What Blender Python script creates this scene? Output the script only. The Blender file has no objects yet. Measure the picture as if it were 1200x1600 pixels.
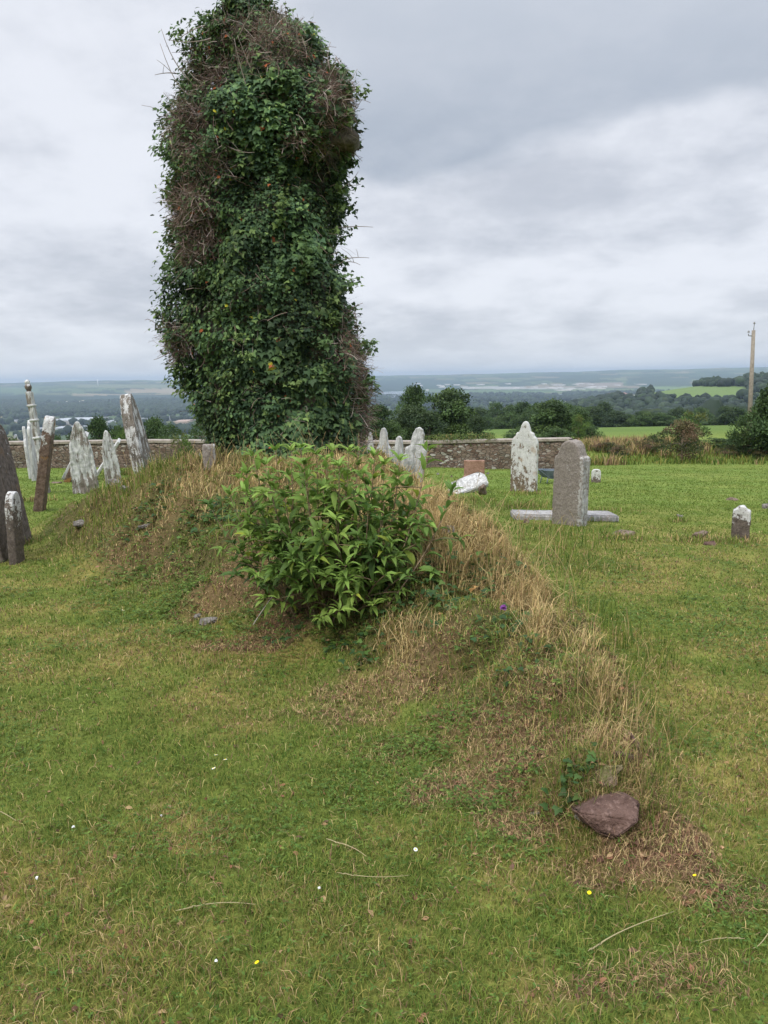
import bpy, bmesh, math, random
import numpy as np
from mathutils import Vector, Matrix, Euler
rad = math.radians
rng = np.random.default_rng(7)
random.seed(7)
scene = bpy.context.scene
COL = scene.collection

# ------------------------------------------------------------------ camera maths
CAMZ = 1.6; FPX = 1155.0; PITCH = rad(10.3); ROLL = rad(1.0)
_F = np.array([0, math.cos(PITCH), -math.sin(PITCH)])
_U0 = np.array([0, math.sin(PITCH), math.cos(PITCH)])
_X = np.array([1.0, 0, 0])
_R = math.cos(ROLL)*_X - math.sin(ROLL)*_U0
_U = math.sin(ROLL)*_X + math.cos(ROLL)*_U0
C0 = np.array([0, 0, CAMZ])
def ray(px, py): return (px-600)/FPX*_R - (py-800)/FPX*_U + _F
def at(px, py, Y):
    d = ray(px, py); return C0 + d*(Y/d[1])
def project(x, y, z):
    P = np.stack([x, y, z-CAMZ], -1)
    w = P @ _F; w = np.where(w < .01, .01, w)
    return 600+FPX*(P @ _R)/w, 800-FPX*(P @ _U)/w
def mpx(Y): return Y/FPX            # metres per photo pixel, roughly

# ------------------------------------------------------------------ noise
def _hash(i, j, k, s):
    n = (i*374761393 + j*668265263 + k*2147483647 + s*1274126177) & 0xffffffff
    n = ((n ^ (n >> 13))*1274126177) & 0xffffffff
    n = n ^ (n >> 16)
    return (n & 0xffff)/65535.0
def vnoise(x, y, z=None, s=0):
    x = np.asarray(x, float); y = np.asarray(y, float)
    z = np.zeros_like(x) if z is None else np.asarray(z, float)
    xi = np.floor(x).astype(np.int64); yi = np.floor(y).astype(np.int64); zi = np.floor(z).astype(np.int64)
    fx = x-xi; fy = y-yi; fz = z-zi
    fx = fx*fx*(3-2*fx); fy = fy*fy*(3-2*fy); fz = fz*fz*(3-2*fz)
    r = 0
    for a in (0, 1):
        for b in (0, 1):
            for c in (0, 1):
                w = (fx if a else 1-fx)*(fy if b else 1-fy)*(fz if c else 1-fz)
                r = r + w*_hash(xi+a, yi+b, zi+c, s)
    return r
def fbm(x, y, z=None, o=4, s=0):
    r = 0; amp = .5; t = 0; f = 1.0
    for k in range(o):
        r = r + amp*vnoise(np.asarray(x)*f, np.asarray(y)*f, None if z is None else np.asarray(z)*f, s+k*13)
        t += amp; amp *= .5; f *= 2.03
    return r/t
def sstep(a, b, x):
    t = np.clip((x-a)/(b-a), 0, 1); return t*t*(3-2*t)

# ------------------------------------------------------------------ terrain
MY = np.array([2.2, 2.75, 3.3, 4.0, 4.7, 5.4, 7.0, 8.8, 11.0, 13.0, 15.0, 17.5])
ML = np.array([.8, .45, .25, -.05, -.6, -1.3, -2.7, -4.2, -5.8, -6.5, -6.6, -6.4])
MC1 = np.array([.9, .85, .85, .8, .75, .4, -.7, -2.1, -2.9, -3.4, -3.4, -3.4])
MC2 = np.array([1.0, 1.05, 1.08, 1.1, 1.1, .95, .7, .1, -.2, -.6, -1.5, -2])
MR = np.array([1.15, 1.4, 1.5, 1.55, 1.6, 1.55, 1.4, 1.2, 1.0, .8, .2, -.2])
MH = np.array([0, .20, .32, .42, .52, .60, .88, 1.13, 1.2, 1.0, .55, 0])
def mound(x, y):
    yy = np.clip(y, 2.2, 17.5)
    l = np.interp(yy, MY, ML); c1 = np.interp(yy, MY, MC1); c2 = np.interp(yy, MY, MC2); r = np.interp(yy, MY, MR)
    h = np.interp(yy, MY, MH)
    wob = (fbm(x*1.1, y*1.1, s=5)-.5)*.5
    a = sstep(0, 1, (x+wob-l)/(c1-l)); b = sstep(0, 1, (r-x-wob*.5)/(r-c2))
    m = h*a*b*((y > 2.2) & (y < 17.5))
    return m
def terrain(x, y, fine=True):
    x = np.asarray(x, float); y = np.asarray(y, float)
    r = np.hypot(x, y)
    yc = np.maximum(y, -25)
    plane = -.073*yc - .02*np.clip(x, -30, 30)
    a = np.clip(x/np.maximum(y, 1.0), -2, 2)
    zR = np.interp(y, [-1e5, 38, 46, 62, 200, 420, 900, 1e5], [-2.9, -3.0, -3.3, -3.75, -12.6, -38, -100, -100])
    zL = np.interp(y, [-1e5, 38, 46, 60, 200, 700, 1e5], [-2.5, -2.6, -3.8, -6.0, -29, -100, -100])
    f = sstep(-.32, -.02, a)
    far = zL*(1-f)+zR*f
    t = sstep(34, 44, y)
    z = plane*(1-t)+far*t
    # bank at the end of the right lawn
    z = z + .45*np.exp(-((y-45)/3.0)**2)*sstep(.2, .3, a)
    # hill on the right, valley, far hills
    z = z + 87*np.exp(-(((x-690)/430)**2+((y-1150)/430)**2))*sstep(150, 700, y)
    z = z + 24*np.exp(-(((x-360)/250)**2+((y-950)/280)**2))*sstep(150, 700, y)
    az = np.arctan2(x, np.maximum(y, 1e-3))
    rise = sstep(4600, 9500, r)
    crest = 112 + 34*fbm(az*9+5, r/4000, s=21) - 10 + 14*(fbm(az*45, r/900, s=22)-.5) + 22*sstep(.0, .35, az)
    z = z + rise*crest*(y > 0)
    z = z + sstep(1500, 3000, r)*14*(fbm(x/900, y/900, s=9)-.5)
    z = z + sstep(3200, 4400, r)*(1-sstep(6000, 8000, r))*26*sstep(.45, .7, fbm(x/1100, y/900, s=31))*sstep(-.05, -.2, az)
    if fine:
        near = 1-sstep(45, 80, r)
        z = z + near*((fbm(x*.35, y*.35, s=1)-.5)*.16*sstep(1, 8, r) + (fbm(x*2.2, y*2.2, s=2)-.5)*.05 + (fbm(x*7, y*7, s=3)-.5)*.018)
        m = mound(x, y)
        z = z + m + ((fbm(x*3.2, y*3.2, s=4)-.5)*.34+(fbm(x*1.2+4, y*1.2, s=6)-.5)*.42)*sstep(0, .35, m)
    return z
def tz(x, y): return float(terrain(np.array([x]), np.array([y]))[0])
def hit(px, py, fine=True):
    d = ray(px, py); d = d/d[1]
    Y = np.concatenate([np.linspace(.8, 60, 2400), np.geomspace(60, 11000, 2500)])
    P = C0[None]+d[None]*Y[:, None]
    g = terrain(P[:, 0], P[:, 1], fine)
    k = np.nonzero(P[:, 2] < g)[0]
    if len(k) == 0: return P[-1]
    k = k[0]; q = P[k].copy(); q[2] = g[k]; return q

# ------------------------------------------------------------------ objects
def tag(o, label=None, cat=None, group=None, kind=None):
    if label: o['label'] = label
    if cat: o['category'] = cat
    if group: o['group'] = group
    if kind: o['kind'] = kind
    return o
def link(name, me, mat, parent=None, loc=None):
    o = bpy.data.objects.new(name, me); COL.objects.link(o)
    if mat and me is not None and len(me.materials) == 0: me.materials.append(mat)
    if parent: o.parent = parent
    if loc is not None: o.location = loc
    return o
def empty(name, loc=(0, 0, 0), rot=(0, 0, 0)):
    o = bpy.data.objects.new(name, None); COL.objects.link(o); o.location = loc; o.rotation_euler = rot
    o.empty_display_size = .2
    return o
def npmesh(name, V, T, col=None, smooth=False):
    V = np.ascontiguousarray(V, dtype=np.float32); T = np.ascontiguousarray(T, dtype=np.int32)
    n = T.shape[1]
    me = bpy.data.meshes.new(name)
    me.vertices.add(len(V)); me.vertices.foreach_set('co', V.ravel())
    me.loops.add(T.size); me.loops.foreach_set('vertex_index', T.ravel())
    me.polygons.add(len(T)); me.polygons.foreach_set('loop_start', np.arange(0, T.size, n, dtype=np.int32))
    try: me.polygons.foreach_set('loop_total', np.full(len(T), n, dtype=np.int32))
    except Exception: pass
    if smooth: me.polygons.foreach_set('use_smooth', np.ones(len(T), dtype=bool))
    if col is not None:
        at_ = me.color_attributes.new('Col', 'FLOAT_COLOR', 'POINT')
        c = np.ones((len(V), 4), np.float32); c[:, :3] = np.clip(col, 0, 1); at_.data.foreach_set('color', c.ravel())
    me.update(calc_edges=True)
    return me
def norm(v): return v/np.maximum(np.linalg.norm(v, axis=-1, keepdims=True), 1e-9)
class Acc:
    def __init__(s): s.V = []; s.T = []; s.C = []; s.n = 0
    def add(s, V, T, C=None):
        s.V.append(V); s.T.append(T+s.n); s.n += len(V)
        s.C.append(np.broadcast_to(np.array(C if C is not None else (1, 1, 1), float), (len(V), 3)))
    def mesh(s, name, smooth=False): return npmesh(name, np.concatenate(s.V), np.concatenate(s.T), np.concatenate(s.C), smooth)

def blades(P, h, w, ang, lean, col):
    """grass blades: two bent segments each"""
    n = len(P); D = np.stack([np.cos(ang), np.sin(ang), np.zeros(n)], 1)
    tw = ang+np.pi/2+rng.uniform(-.7, .7, n)
    S = np.stack([np.cos(tw), np.sin(tw), np.zeros(n)], 1)*(w[:, None]/2)
    z = np.array([0, 0, 1.0]); h_ = h[:, None]; l = lean[:, None]
    M = P + D*h_*l*.32 + z*h_*.58*np.sqrt(np.maximum(1-(l*.6)**2, .05))
    Tt = P + D*h_*l + z*h_*np.sqrt(np.maximum(1-np.minimum(l, .98)**2, .02))
    V = np.stack([P-S, P+S, M-S*.8, M+S*.8, Tt], 1).reshape(-1, 3)
    b = (np.arange(n)*5)[:, None]
    T = np.concatenate([b+[0, 1, 3], b+[0, 3, 2], b+[2, 3, 4]])
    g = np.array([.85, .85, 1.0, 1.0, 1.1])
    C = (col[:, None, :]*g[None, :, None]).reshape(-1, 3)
    return V, T, C
def place_tmpl(tv, tt, P, A, N, size, col):
    """copy a leaf template (x across, y along axis A, z along normal N) to many points"""
    n = len(P); A = norm(A); S = norm(np.cross(A, N)); N2 = np.cross(S, A)
    size = np.asarray(size); sz = size[:, None, None] if size.ndim == 1 else size[:, None, :]
    tvv = tv[None]*sz
    V = P[:, None]+tvv[..., 0:1]*S[:, None]+tvv[..., 1:2]*A[:, None]+tvv[..., 2:3]*N2[:, None]
    k = len(tv); T = (tt[None]+(np.arange(n)*k)[:, None, None]).reshape(-1, 3)
    C = np.repeat(col, k, 0)
    return V.reshape(-1, 3), T, C
IVY = (np.array([[0, 0, 0], [-.42, -.08, -.05], [-.5, .35, -.08], [-.24, .48, .0], [0, 1.0, -.15], [.24, .48, .0], [.5, .35, -.08], [.42, -.08, -.05], [0, .32, .06]]),
       np.array([[8, 0, 1], [8, 1, 2], [8, 2, 3], [8, 3, 4], [8, 4, 5], [8, 5, 6], [8, 6, 7], [8, 7, 0]]))
OVAL = (np.array([[0, 0, 0], [-.26, .35, .07], [-.2, .72, .03], [0, 1.0, -.12], [.2, .72, .03], [.26, .35, .07], [0, .5, 0]]),
        np.array([[6, 0, 1], [6, 1, 2], [6, 2, 3], [6, 3, 4], [6, 4, 5], [6, 5, 0]]))
LANCE = (np.array([[0, 0, 0], [-.12, .2, .05], [-.17, .45, .03], [-.11, .74, -.07], [0, 1.0, -.26], [.11, .74, -.07], [.17, .45, .03], [.12, .2, .05], [0, .22, 0], [0, .5, -.02], [0, .76, -.11]]),
         np.array([[0, 8, 1], [1, 8, 9], [1, 9, 2], [2, 9, 10], [2, 10, 3], [3, 10, 4], [0, 7, 8], [7, 9, 8], [7, 6, 9], [6, 10, 9], [6, 5, 10], [5, 4, 10]]))
CARD = (np.array([[0, 0, 0], [-.32, .5, .08], [0, 1.0, -.05], [.32, .5, .08]]), np.array([[0, 3, 1], [1, 3, 2]]))
def tube(pts, r0, r1=None, sides=6):
    pts = np.asarray(pts, float); n = len(pts); r1 = r0 if r1 is None else r1
    rr = np.linspace(r0, r1, n); t = norm(np.gradient(pts, axis=0))
    ref = np.array([.3, .9, .2]) if abs(t[0] @ norm(np.array([.3, .9, .2]))) < .9 else np.array([1, 0, 0.])
    a = norm(np.cross(t, ref)); b = np.cross(t, a)
    th = np.arange(sides)/sides*2*np.pi
    V = (pts[:, None]+rr[:, None, None]*(np.cos(th)[None, :, None]*a[:, None]+np.sin(th)[None, :, None]*b[:, None])).reshape(-1, 3)
    T = []
    for i in range(n-1):
        for j in range(sides):
            p, q = i*sides+j, i*sides+(j+1) % sides
            T += [[p, q, q+sides], [p, q+sides, p+sides]]
    c0 = len(V); V = np.concatenate([V, pts[:1], pts[-1:]])
    for j in range(sides):
        T += [[c0, (j+1) % sides, j], [c0+1, (n-1)*sides+j, (n-1)*sides+(j+1) % sides]]
    return V, np.array(T)
def bez(a, b, c, n=8):
    t = np.linspace(0, 1, n)[:, None]; a, b, c = map(np.asarray, (a, b, c))
    return a*(1-t)**2+2*b*t*(1-t)+c*t*t

# ------------------------------------------------------------------ materials
class NT:
    def __init__(s, name):
        s.m = bpy.data.materials.new(name); s.m.use_nodes = True; s.t = s.m.node_tree; s.t.nodes.clear()
        s.out = s.t.nodes.new('ShaderNodeOutputMaterial')
    def n(s, typ, **kw):
        nd = s.t.nodes.new(typ)
        for k, v in kw.items():
            if k.startswith('i_'):
                key = k[2:]; key = int(key) if key.isdigit() else key.replace('_', ' ')
                if hasattr(v, 'is_output'): s.t.links.new(v, nd.inputs[key])
                else: nd.inputs[key].default_value = v
            else: setattr(nd, k, v)
        return nd
    def math(s, op, a, b=None, c=None, clamp=False):
        nd = s.t.nodes.new('ShaderNodeMath'); nd.operation = op; nd.use_clamp = clamp
        for i, v in enumerate((a, b, c)):
            if v is None: continue
            if hasattr(v, 'is_output'): s.t.links.new(v, nd.inputs[i])
            else: nd.inputs[i].default_value = v
        return nd.outputs[0]
    def ramp(s, x, a, b):
        nd = s.n('ShaderNodeMapRange', i_Value=x); nd.interpolation_type = 'SMOOTHSTEP'
        nd.inputs['From Min'].default_value = a; nd.inputs['From Max'].default_value = b; return nd.outputs[0]
    def mix(s, f, a, b, mode='MIX'):
        nd = s.t.nodes.new('ShaderNodeMix'); nd.data_type = 'RGBA'; nd.blend_type = mode
        for idx, v in ((0, f), (6, a), (7, b)):
            if hasattr(v, 'is_output'): s.t.links.new(v, nd.inputs[idx])
            else: nd.inputs[idx].default_value = v if idx == 0 or len(v) == 4 else (*v, 1)
        return nd.outputs[2]
    def noise(s, vec, scale, detail=4, rough=.55):
        nd = s.n('ShaderNodeTexNoise', i_Scale=scale, i_Detail=detail, i_Roughness=rough)
        if vec is not None: s.t.links.new(vec, nd.inputs['Vector'])
        return nd.outputs['Fac']
    def surf(s, o): s.t.links.new(o, s.out.inputs['Surface'])
def leaf_mat(name, transl=.35, rough=.5, spec=.3, vary=.25):
    q = NT(name); a = q.n('ShaderNodeAttribute', attribute_name='Col').outputs['Color']
    pos = q.n('ShaderNodeNewGeometry').outputs['Position']
    f = q.noise(pos, 9.0, 2)
    c = q.mix(1.0, a, q.mix(f, (1-vary,)*3, (1+vary,)*3), 'MULTIPLY')
    b = q.n('ShaderNodeBsdfPrincipled', i_Base_Color=c, i_Roughness=rough)
    b.inputs['Specular IOR Level'].default_value = spec
    tr = q.n('ShaderNodeBsdfTranslucent', i_Color=c)
    ms = q.n('ShaderNodeMixShader', i_0=transl, i_1=b.outputs[0], i_2=tr.outputs[0])
    q.surf(ms.outputs[0]); return q.m
def plain_mat(name, c1, c2, scale=8, rough=.85, bump=.3, attr=False):
    q = NT(name); tc = q.n('ShaderNodeTexCoord').outputs['Object']
    f = q.ramp(q.noise(tc, scale, 5, .65), .3, .7)
    c = q.mix(f, c1, c2)
    c = q.mix(q.math('MULTIPLY', q.ramp(q.noise(tc, scale*3.3, 5, .7), .52, .66), .45), c, tuple(x*1.5+.03 for x in c2))
    c = q.mix(q.math('MULTIPLY', q.ramp(q.noise(tc, scale*2.1, 5, .7), .54, .66), .5), c, tuple(x*.5 for x in c1))
    if attr: c = q.mix(1.0, c, q.n('ShaderNodeAttribute', attribute_name='Col').outputs['Color'], 'MULTIPLY')
    bp = q.n('ShaderNodeBump', i_Height=q.noise(tc, scale*4, 4), i_Strength=bump, i_Distance=.02)
    b = q.n('ShaderNodeBsdfPrincipled', i_Base_Color=c, i_Roughness=rough, i_Normal=bp.outputs[0])
    b.inputs['Specular IOR Level'].default_value = .25
    q.surf(b.outputs[0]); return q.m
def stone_mat(name, base, base2, white=.5, hg=.2, side=0, vk=1.0, streak=1.0, lo=-.2, hi=.5, wcol=(.60, .60, .585), ochre=.0, text=False, scale=10):
    """weathered gravestone: lichen crust strongest towards the top, stained stone below"""
    q = NT(name); tcn = q.n('ShaderNodeTexCoord'); tc = tcn.outputs['Object']; gen = tcn.outputs['Generated']
    ri = q.n('ShaderNodeObjectInfo').outputs['Random']
    off = q.n('ShaderNodeCombineXYZ', i_X=q.math('MULTIPLY', ri, 37.0), i_Y=q.math('MULTIPLY', ri, 11.0)).outputs[0]
    v = q.n('ShaderNodeVectorMath', operation='ADD', i_0=tc, i_1=off).outputs[0]
    vs = q.n('ShaderNodeVectorMath', operation='MULTIPLY', i_0=v, i_1=(1, 1, streak)).outputs[0]
    n1 = q.noise(vs, scale, 6, .68); n2 = q.noise(v, scale*4.5, 4, .6); n3 = q.noise(v, 2.2, 3)
    c = q.mix(q.ramp(q.noise(vs, scale*1.6, 5, .7), .32, .68), base, base2)
    c = q.mix(q.math('MULTIPLY', q.ramp(n2, .55, .72), .45), c, (.30, .29, .26))
    gz = q.n('ShaderNodeSeparateXYZ', i_0=gen).outputs['Z']
    h = q.ramp(gz, lo, hi)
    k = q.math('ADD', q.math('ADD', q.math('MULTIPLY', q.math('SUBTRACT', n1, .5), 1.25), q.math('ADD', q.math('MULTIPLY', q.math('SUBTRACT', n2, .5), .4), .5)), q.math('MULTIPLY', q.math('SUBTRACT', n3, .5), .6))
    thr = .5+(.5-white)*.36
    k = q.math('ADD', k, q.math('MULTIPLY', q.math('SUBTRACT', h, .5), hg))
    if side:
        gxx = q.n('ShaderNodeSeparateXYZ', i_0=gen).outputs['X']
        k = q.math('ADD', k, q.math('MULTIPLY', q.ramp(gxx, *((.84, .93) if side > 0 else (.16, .06))), .24))
    w = q.ramp(k, thr-.018, thr+.022)
    vst = q.n('ShaderNodeVectorMath', operation='MULTIPLY', i_0=v, i_1=(1.6, 1.6, .3)).outputs[0]
    wc = q.mix(q.ramp(q.noise(vst, 9, 6, .7), .36, .6), tuple(x*(1-.48*vk) for x in wcol), wcol)
    wc = q.mix(q.math('MULTIPLY', q.ramp(n2, .50, .62), .5), wc, tuple(x*.5 for x in wcol))
    c = q.mix(w, c, wc)
    if ochre > 0:
        c = q.mix(q.math('MULTIPLY', q.ramp(q.noise(v, 3.1, 4), .6, .68), ochre), c, (.30, .16, .05))
    if text:
        zz = q.n('ShaderNodeSeparateXYZ', i_0=tc).outputs
        rows = q.math('SINE', q.math('MULTIPLY', zz['Z'], 78.0))
        st = q.n('ShaderNodeVectorMath', operation='MULTIPLY', i_0=v, i_1=(60, 0, 12)).outputs[0]
        ink = q.math('MULTIPLY', q.ramp(rows, .1, .5), q.ramp(q.noise(st, 1.0, 2), .42, .5))
        ink = q.math('MULTIPLY', ink, q.ramp(gz, .86, .7))
        c = q.mix(q.math('MULTIPLY', ink, .5), c, (.22, .23, .27))
    bp = q.n('ShaderNodeBump', i_Height=q.math('ADD', n1, q.math('MULTIPLY', n2, .5)), i_Strength=.7, i_Distance=.02)
    b = q.n('ShaderNodeBsdfPrincipled', i_Base_Color=c, i_Roughness=.9, i_Normal=bp.outputs[0])
    b.inputs['Specular IOR Level'].default_value = .2
    q.surf(b.outputs[0]); return q.m

M = {}
M['grass'] = leaf_mat('lawn_grass_blades', .38, .75, .06, .2)
M['ivy'] = leaf_mat('ivy_leaves', .16, .55, .16, .25)
M['leaf'] = leaf_mat('shrub_leaves', .32, .55, .2, .15)
M['tree'] = leaf_mat('tree_leaves', .22, .6, .2, .3)
M['dry'] = leaf_mat('dry_straw', .2, .8, .1, .15)
M['litter'] = leaf_mat('litter', .1, .85, .1, .25)
M['bark'] = plain_mat('bark', (.10, .08, .06), (.20, .17, .13), 14)
M['twig'] = plain_mat('dead_twig', (.24, .18, .15), (.42, .35, .30), 12)
M['stem'] = plain_mat('shrub_stem', (.13, .09, .055), (.26, .19, .12), 14)
M['core'] = plain_mat('ruin_masonry', (.05, .045, .035), (.13, .11, .09), 5, bump=.9)
M['corbel'] = plain_mat('corbel_stone', (.06, .05, .045), (.14, .12, .105), 9, bump=.9)
M['red'] = plain_mat('red_sandstone', (.075, .042, .032), (.16, .10, .08), 13, bump=1.0)
M['redgrave'] = plain_mat('red_grave_sandstone', (.20, .11, .075), (.33, .20, .15), 7, bump=.6)
M['grey'] = plain_mat('grey_fieldstone', (.10, .09, .08), (.26, .24, .215), 14, bump=.8)
M['soilrock'] = plain_mat('earthy_stone', (.09, .065, .045), (.25, .19, .15), 12, bump=.9)
M['mossrock'] = plain_mat('mossy_stone', (.11, .115, .035), (.24, .17, .13), 8, bump=.9)

# ------------------------------------------------------------------ camera
cam = bpy.data.cameras.new('camera'); cam_o = bpy.data.objects.new('camera', cam); COL.objects.link(cam_o)
cam.sensor_fit = 'VERTICAL'; cam.sensor_height = 36; cam.sensor_width = 27; cam.lens = 36*FPX/1600
cam.clip_start = .05; cam.clip_end = 40000
mw = Matrix.Identity(4)
for i in range(3):
    mw[i][0] = _R[i]; mw[i][1] = _U[i]; mw[i][2] = -_F[i]; mw[i][3] = C0[i]
cam_o.matrix_world = mw
scene.camera = cam_o

# ------------------------------------------------------------------ sky and sun
w = bpy.data.worlds.new('World'); scene.world = w; w.use_nodes = True
q = NT.__new__(NT); q.t = w.node_tree; q.t.nodes.clear(); q.m = None
SUN_EL, SUN_AZ = rad(52), rad(215)     # azimuth clockwise from +Y (view direction)
out = q.t.nodes.new('ShaderNodeOutputWorld')
D = q.n('ShaderNodeTexCoord').outputs['Generated']
sep = q.n('ShaderNodeSeparateXYZ', i_0=D).outputs
zc = q.math('MAXIMUM', sep['Z'], 0.0)
den = q.math('ADD', zc, .24)
pu = q.math('DIVIDE', sep['X'], den); pv = q.math('DIVIDE', sep['Y'], den)
P = q.n('ShaderNodeCombineXYZ', i_X=pu, i_Y=pv).outputs[0]
Pq = q.n('ShaderNodeVectorMath', operation='ADD', i_0=P, i_1=(3.3, 1.7, 0)).outputs[0]
nA = q.noise(Pq, 1.25, 7, .56); nB = q.noise(Pq, 3.6, 6, .6)
nn = q.math('ADD', q.math('MULTIPLY', nA, .65), q.math('MULTIPLY', nB, .35))
cl = q.mix(q.ramp(nn, .36, .62), (.405, .43, .485), (.61, .63, .68))
# heavy cloud bank, upper right
u = q.math('DIVIDE', sep['X'], q.math('MAXIMUM', sep['Y'], .05))
wob = q.math('MULTIPLY', q.math('SUBTRACT', q.noise(Pq, 1.6, 5, .55), .5), .13)
curve = q.math('MULTIPLY', q.math('POWER', q.math('ABSOLUTE', q.math('SUBTRACT', u, .12)), 2.0), -.25)
edge = q.math('ADD', q.math('SUBTRACT', sep['Z'], q.math('MULTIPLY', q.math('MAXIMUM', u, 0.0), .12)), wob)
bank = q.math('MULTIPLY', q.ramp(edge, .222, .262), q.ramp(u, -.16, .0))
up = q.ramp(sep['Z'], .24, .45)
bankc = q.mix(up, (.30, .34, .405), (.42, .455, .515))
bankc = q.mix(q.math('MULTIPLY', q.ramp(nB, .35, .65), .3), bankc, (.47, .495, .55))
cl = q.mix(q.math('MULTIPLY', bank, .92), cl, bankc)
# paler strip above the horizon
cl = q.mix(q.math('MULTIPLY', q.ramp(sep['Z'], .09, .0), .55), cl, (.55, .585, .63))
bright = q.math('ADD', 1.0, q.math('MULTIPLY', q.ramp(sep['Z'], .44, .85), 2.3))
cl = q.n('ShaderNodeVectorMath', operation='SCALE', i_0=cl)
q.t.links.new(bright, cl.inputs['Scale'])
sky = q.n('ShaderNodeTexSky', sky_type='NISHITA', sun_disc=False, sun_elevation=SUN_EL, sun_rotation=SUN_AZ)
b1 = q.n('ShaderNodeBackground', i_Color=sky.outputs[0], i_Strength=.08)
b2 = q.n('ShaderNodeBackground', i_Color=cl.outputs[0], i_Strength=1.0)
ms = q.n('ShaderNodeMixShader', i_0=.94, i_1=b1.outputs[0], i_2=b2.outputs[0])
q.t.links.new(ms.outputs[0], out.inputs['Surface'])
sl = bpy.data.lights.new('sun', 'SUN'); sl.energy = 1.5; sl.angle = rad(12); sl.color = (1, .93, .82)
so = bpy.data.objects.new('sun', sl); COL.objects.link(so)
sd = Vector((math.sin(SUN_AZ)*math.cos(SUN_EL), math.cos(SUN_AZ)*math.cos(SUN_EL), math.sin(SUN_EL)))
so.rotation_euler = (-sd).to_track_quat('-Z', 'Y').to_euler(); so.location = (0, 0, 60)
vs = scene.view_settings
scene.display_settings.display_device = 'sRGB'
vs.view_transform = 'Standard'; vs.look = 'None'; vs.exposure = .52; vs.gamma = 1; vs.use_curve_mapping = False
scene.cycles.use_denoising = True
scene.cycles.max_bounces = 6; scene.cycles.volume_bounces = 1; scene.cycles.transparent_max_bounces = 8
scene.cycles.caustics_reflective = False; scene.cycles.caustics_refractive = False

# ------------------------------------------------------------------ patches of cover on the mound (world-space blobs)
def blobs(lst):
    r = []
    for px, py, rx, ry, a in lst:
        h = hit(px, py, True); r.append((h[0], h[1], rx, ry, a))
    return r
def bmask(bl, x, y, wob=.5, s=50):
    m = np.zeros_like(x)
    n = (fbm(x*2.1, y*2.1, s=s)-.5)*2*wob+(fbm(x*7.5, y*7.5, s=s+3)-.5)*1.3
    for cx, cy, rx, ry, a in bl:
        d = np.sqrt(((x-cx)/rx)**2+((y-cy)/ry)**2)+n
        m = np.maximum(m, a*(1-sstep(.6, 1.25, d)))
    return m
B_straw = blobs([(690, 830, .5, .9, 1), (735, 870, .35, .6, 1), (640, 790, .6, 1.0, .8), (790, 930, .25, .4, .9), (835, 975, .15, .25, .8), (340, 750, .6, .6, .65),
                 (280, 775, .35, .45, .5), (640, 1000, .22, .22, .6), (500, 745, 1.4, .8, .55), (905, 1015, .1, .2, .35), (590, 740, .8, .8, .7), (950, 1090, .1, .2, .4), (940, 1180, .08, .1, .5)])
B_ivy = blobs([(680, 900, .3, .35, 1), (750, 925, .32, .3, 1), (700, 960, .3, .22, .8), (790, 985, .3, .22, .6), (570, 1035, .14, .12, .9), (560, 990, .3, .2, .7), (620, 960, .25, .2, .8),
               (240, 790, .35, .4, .5), (900, 1230, .08, .08, .9), (345, 800, .4, .4, .6), (470, 985, .3, .2, .4), (830, 1030, .2, .2, .35), (290, 830, .3, .35, .45)])
B_brown = blobs([(430, 1000, .5, .3, 1), (560, 1085, .45, .25, .6), (780, 1180, .4, .35, .75), (1010, 1300, .2, .16, 1), (1000, 1340, .25, .12, .6), (320, 950, .28, .28, .7), (210, 850, .35, .5, .5), (660, 1010, .3, .2, .5), (850, 1060, .25, .3, .5),
                 (250, 900, .3, .3, .5), (640, 1060, .4, .25, .6), (1120, 1400, .18, .1, .5), (1040, 1530, .25, .1, .4), (350, 1010, .35, .2, .8), (830, 1290, .2, .12, .8), (390, 880, .4, .5, .6), (970, 1160, .1, .2, .7), (890, 1200, .2, .2, .6),
                 (940, 1560, .2, .08, .4), (250, 830, .5, .5, .35), (520, 1120, .4, .2, .5), (720, 1230, .3, .15, .5), (640, 1170, .4, .2, .3)])
B_tall = blobs([(900, 880, .5, 1.2, 1), (975, 1010, .3, .8, 1), (930, 960, .25, .6, 1), (1010, 1120, .16, .4, .8), (860, 800, .8, 1.6, .8), (760, 790, .5, 1.2, .9), (200, 770, .8, 1.4, .9), (150, 840, .5, .9, .8), (880, 1120, .25, .3, .55), (240, 920, .4, .3, .6),
                (1000, 1230, .12, .2, .7), (700, 760, .6, 1.0, .6), (900, 840, .9, 1.6, .8), (330, 1040, .4, .2, .35), (870, 1230, .1, .12, .8), (190, 900, .5, .5, .6), (1010, 835, .6, .9, .5), (1095, 835, .5, .7, .4), (450, 1060, .3, .2, .35), (240, 760, .6, 1.0, .8), (800, 1080, .3, .25, .4)])
B_weed = blobs([(230, 880, .5, .4, .7), (280, 940, .4, .3, .7), (250, 790, .5, .5, .6), (310, 820, .4, .4, .6), (400, 1010, .4, .2, .5), (700, 1150, .35, .25, .55), (820, 1050, .3, .2, .5), (790, 1250, .25, .15, .7), (690, 1240, .2, .12, .4), (850, 800, .8, 1.2, .8), (170, 870, .4, .4, .4), (300, 870, .4, .4, .5), (330, 1000, .35, .2, .6),
                (740, 1010, .3, .2, .6), (830, 1110, .2, .2, .45), (440, 950, .5, .5, .8), (560, 960, .5, .4, .8), (640, 900, .3, .4, .6)])

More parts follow.
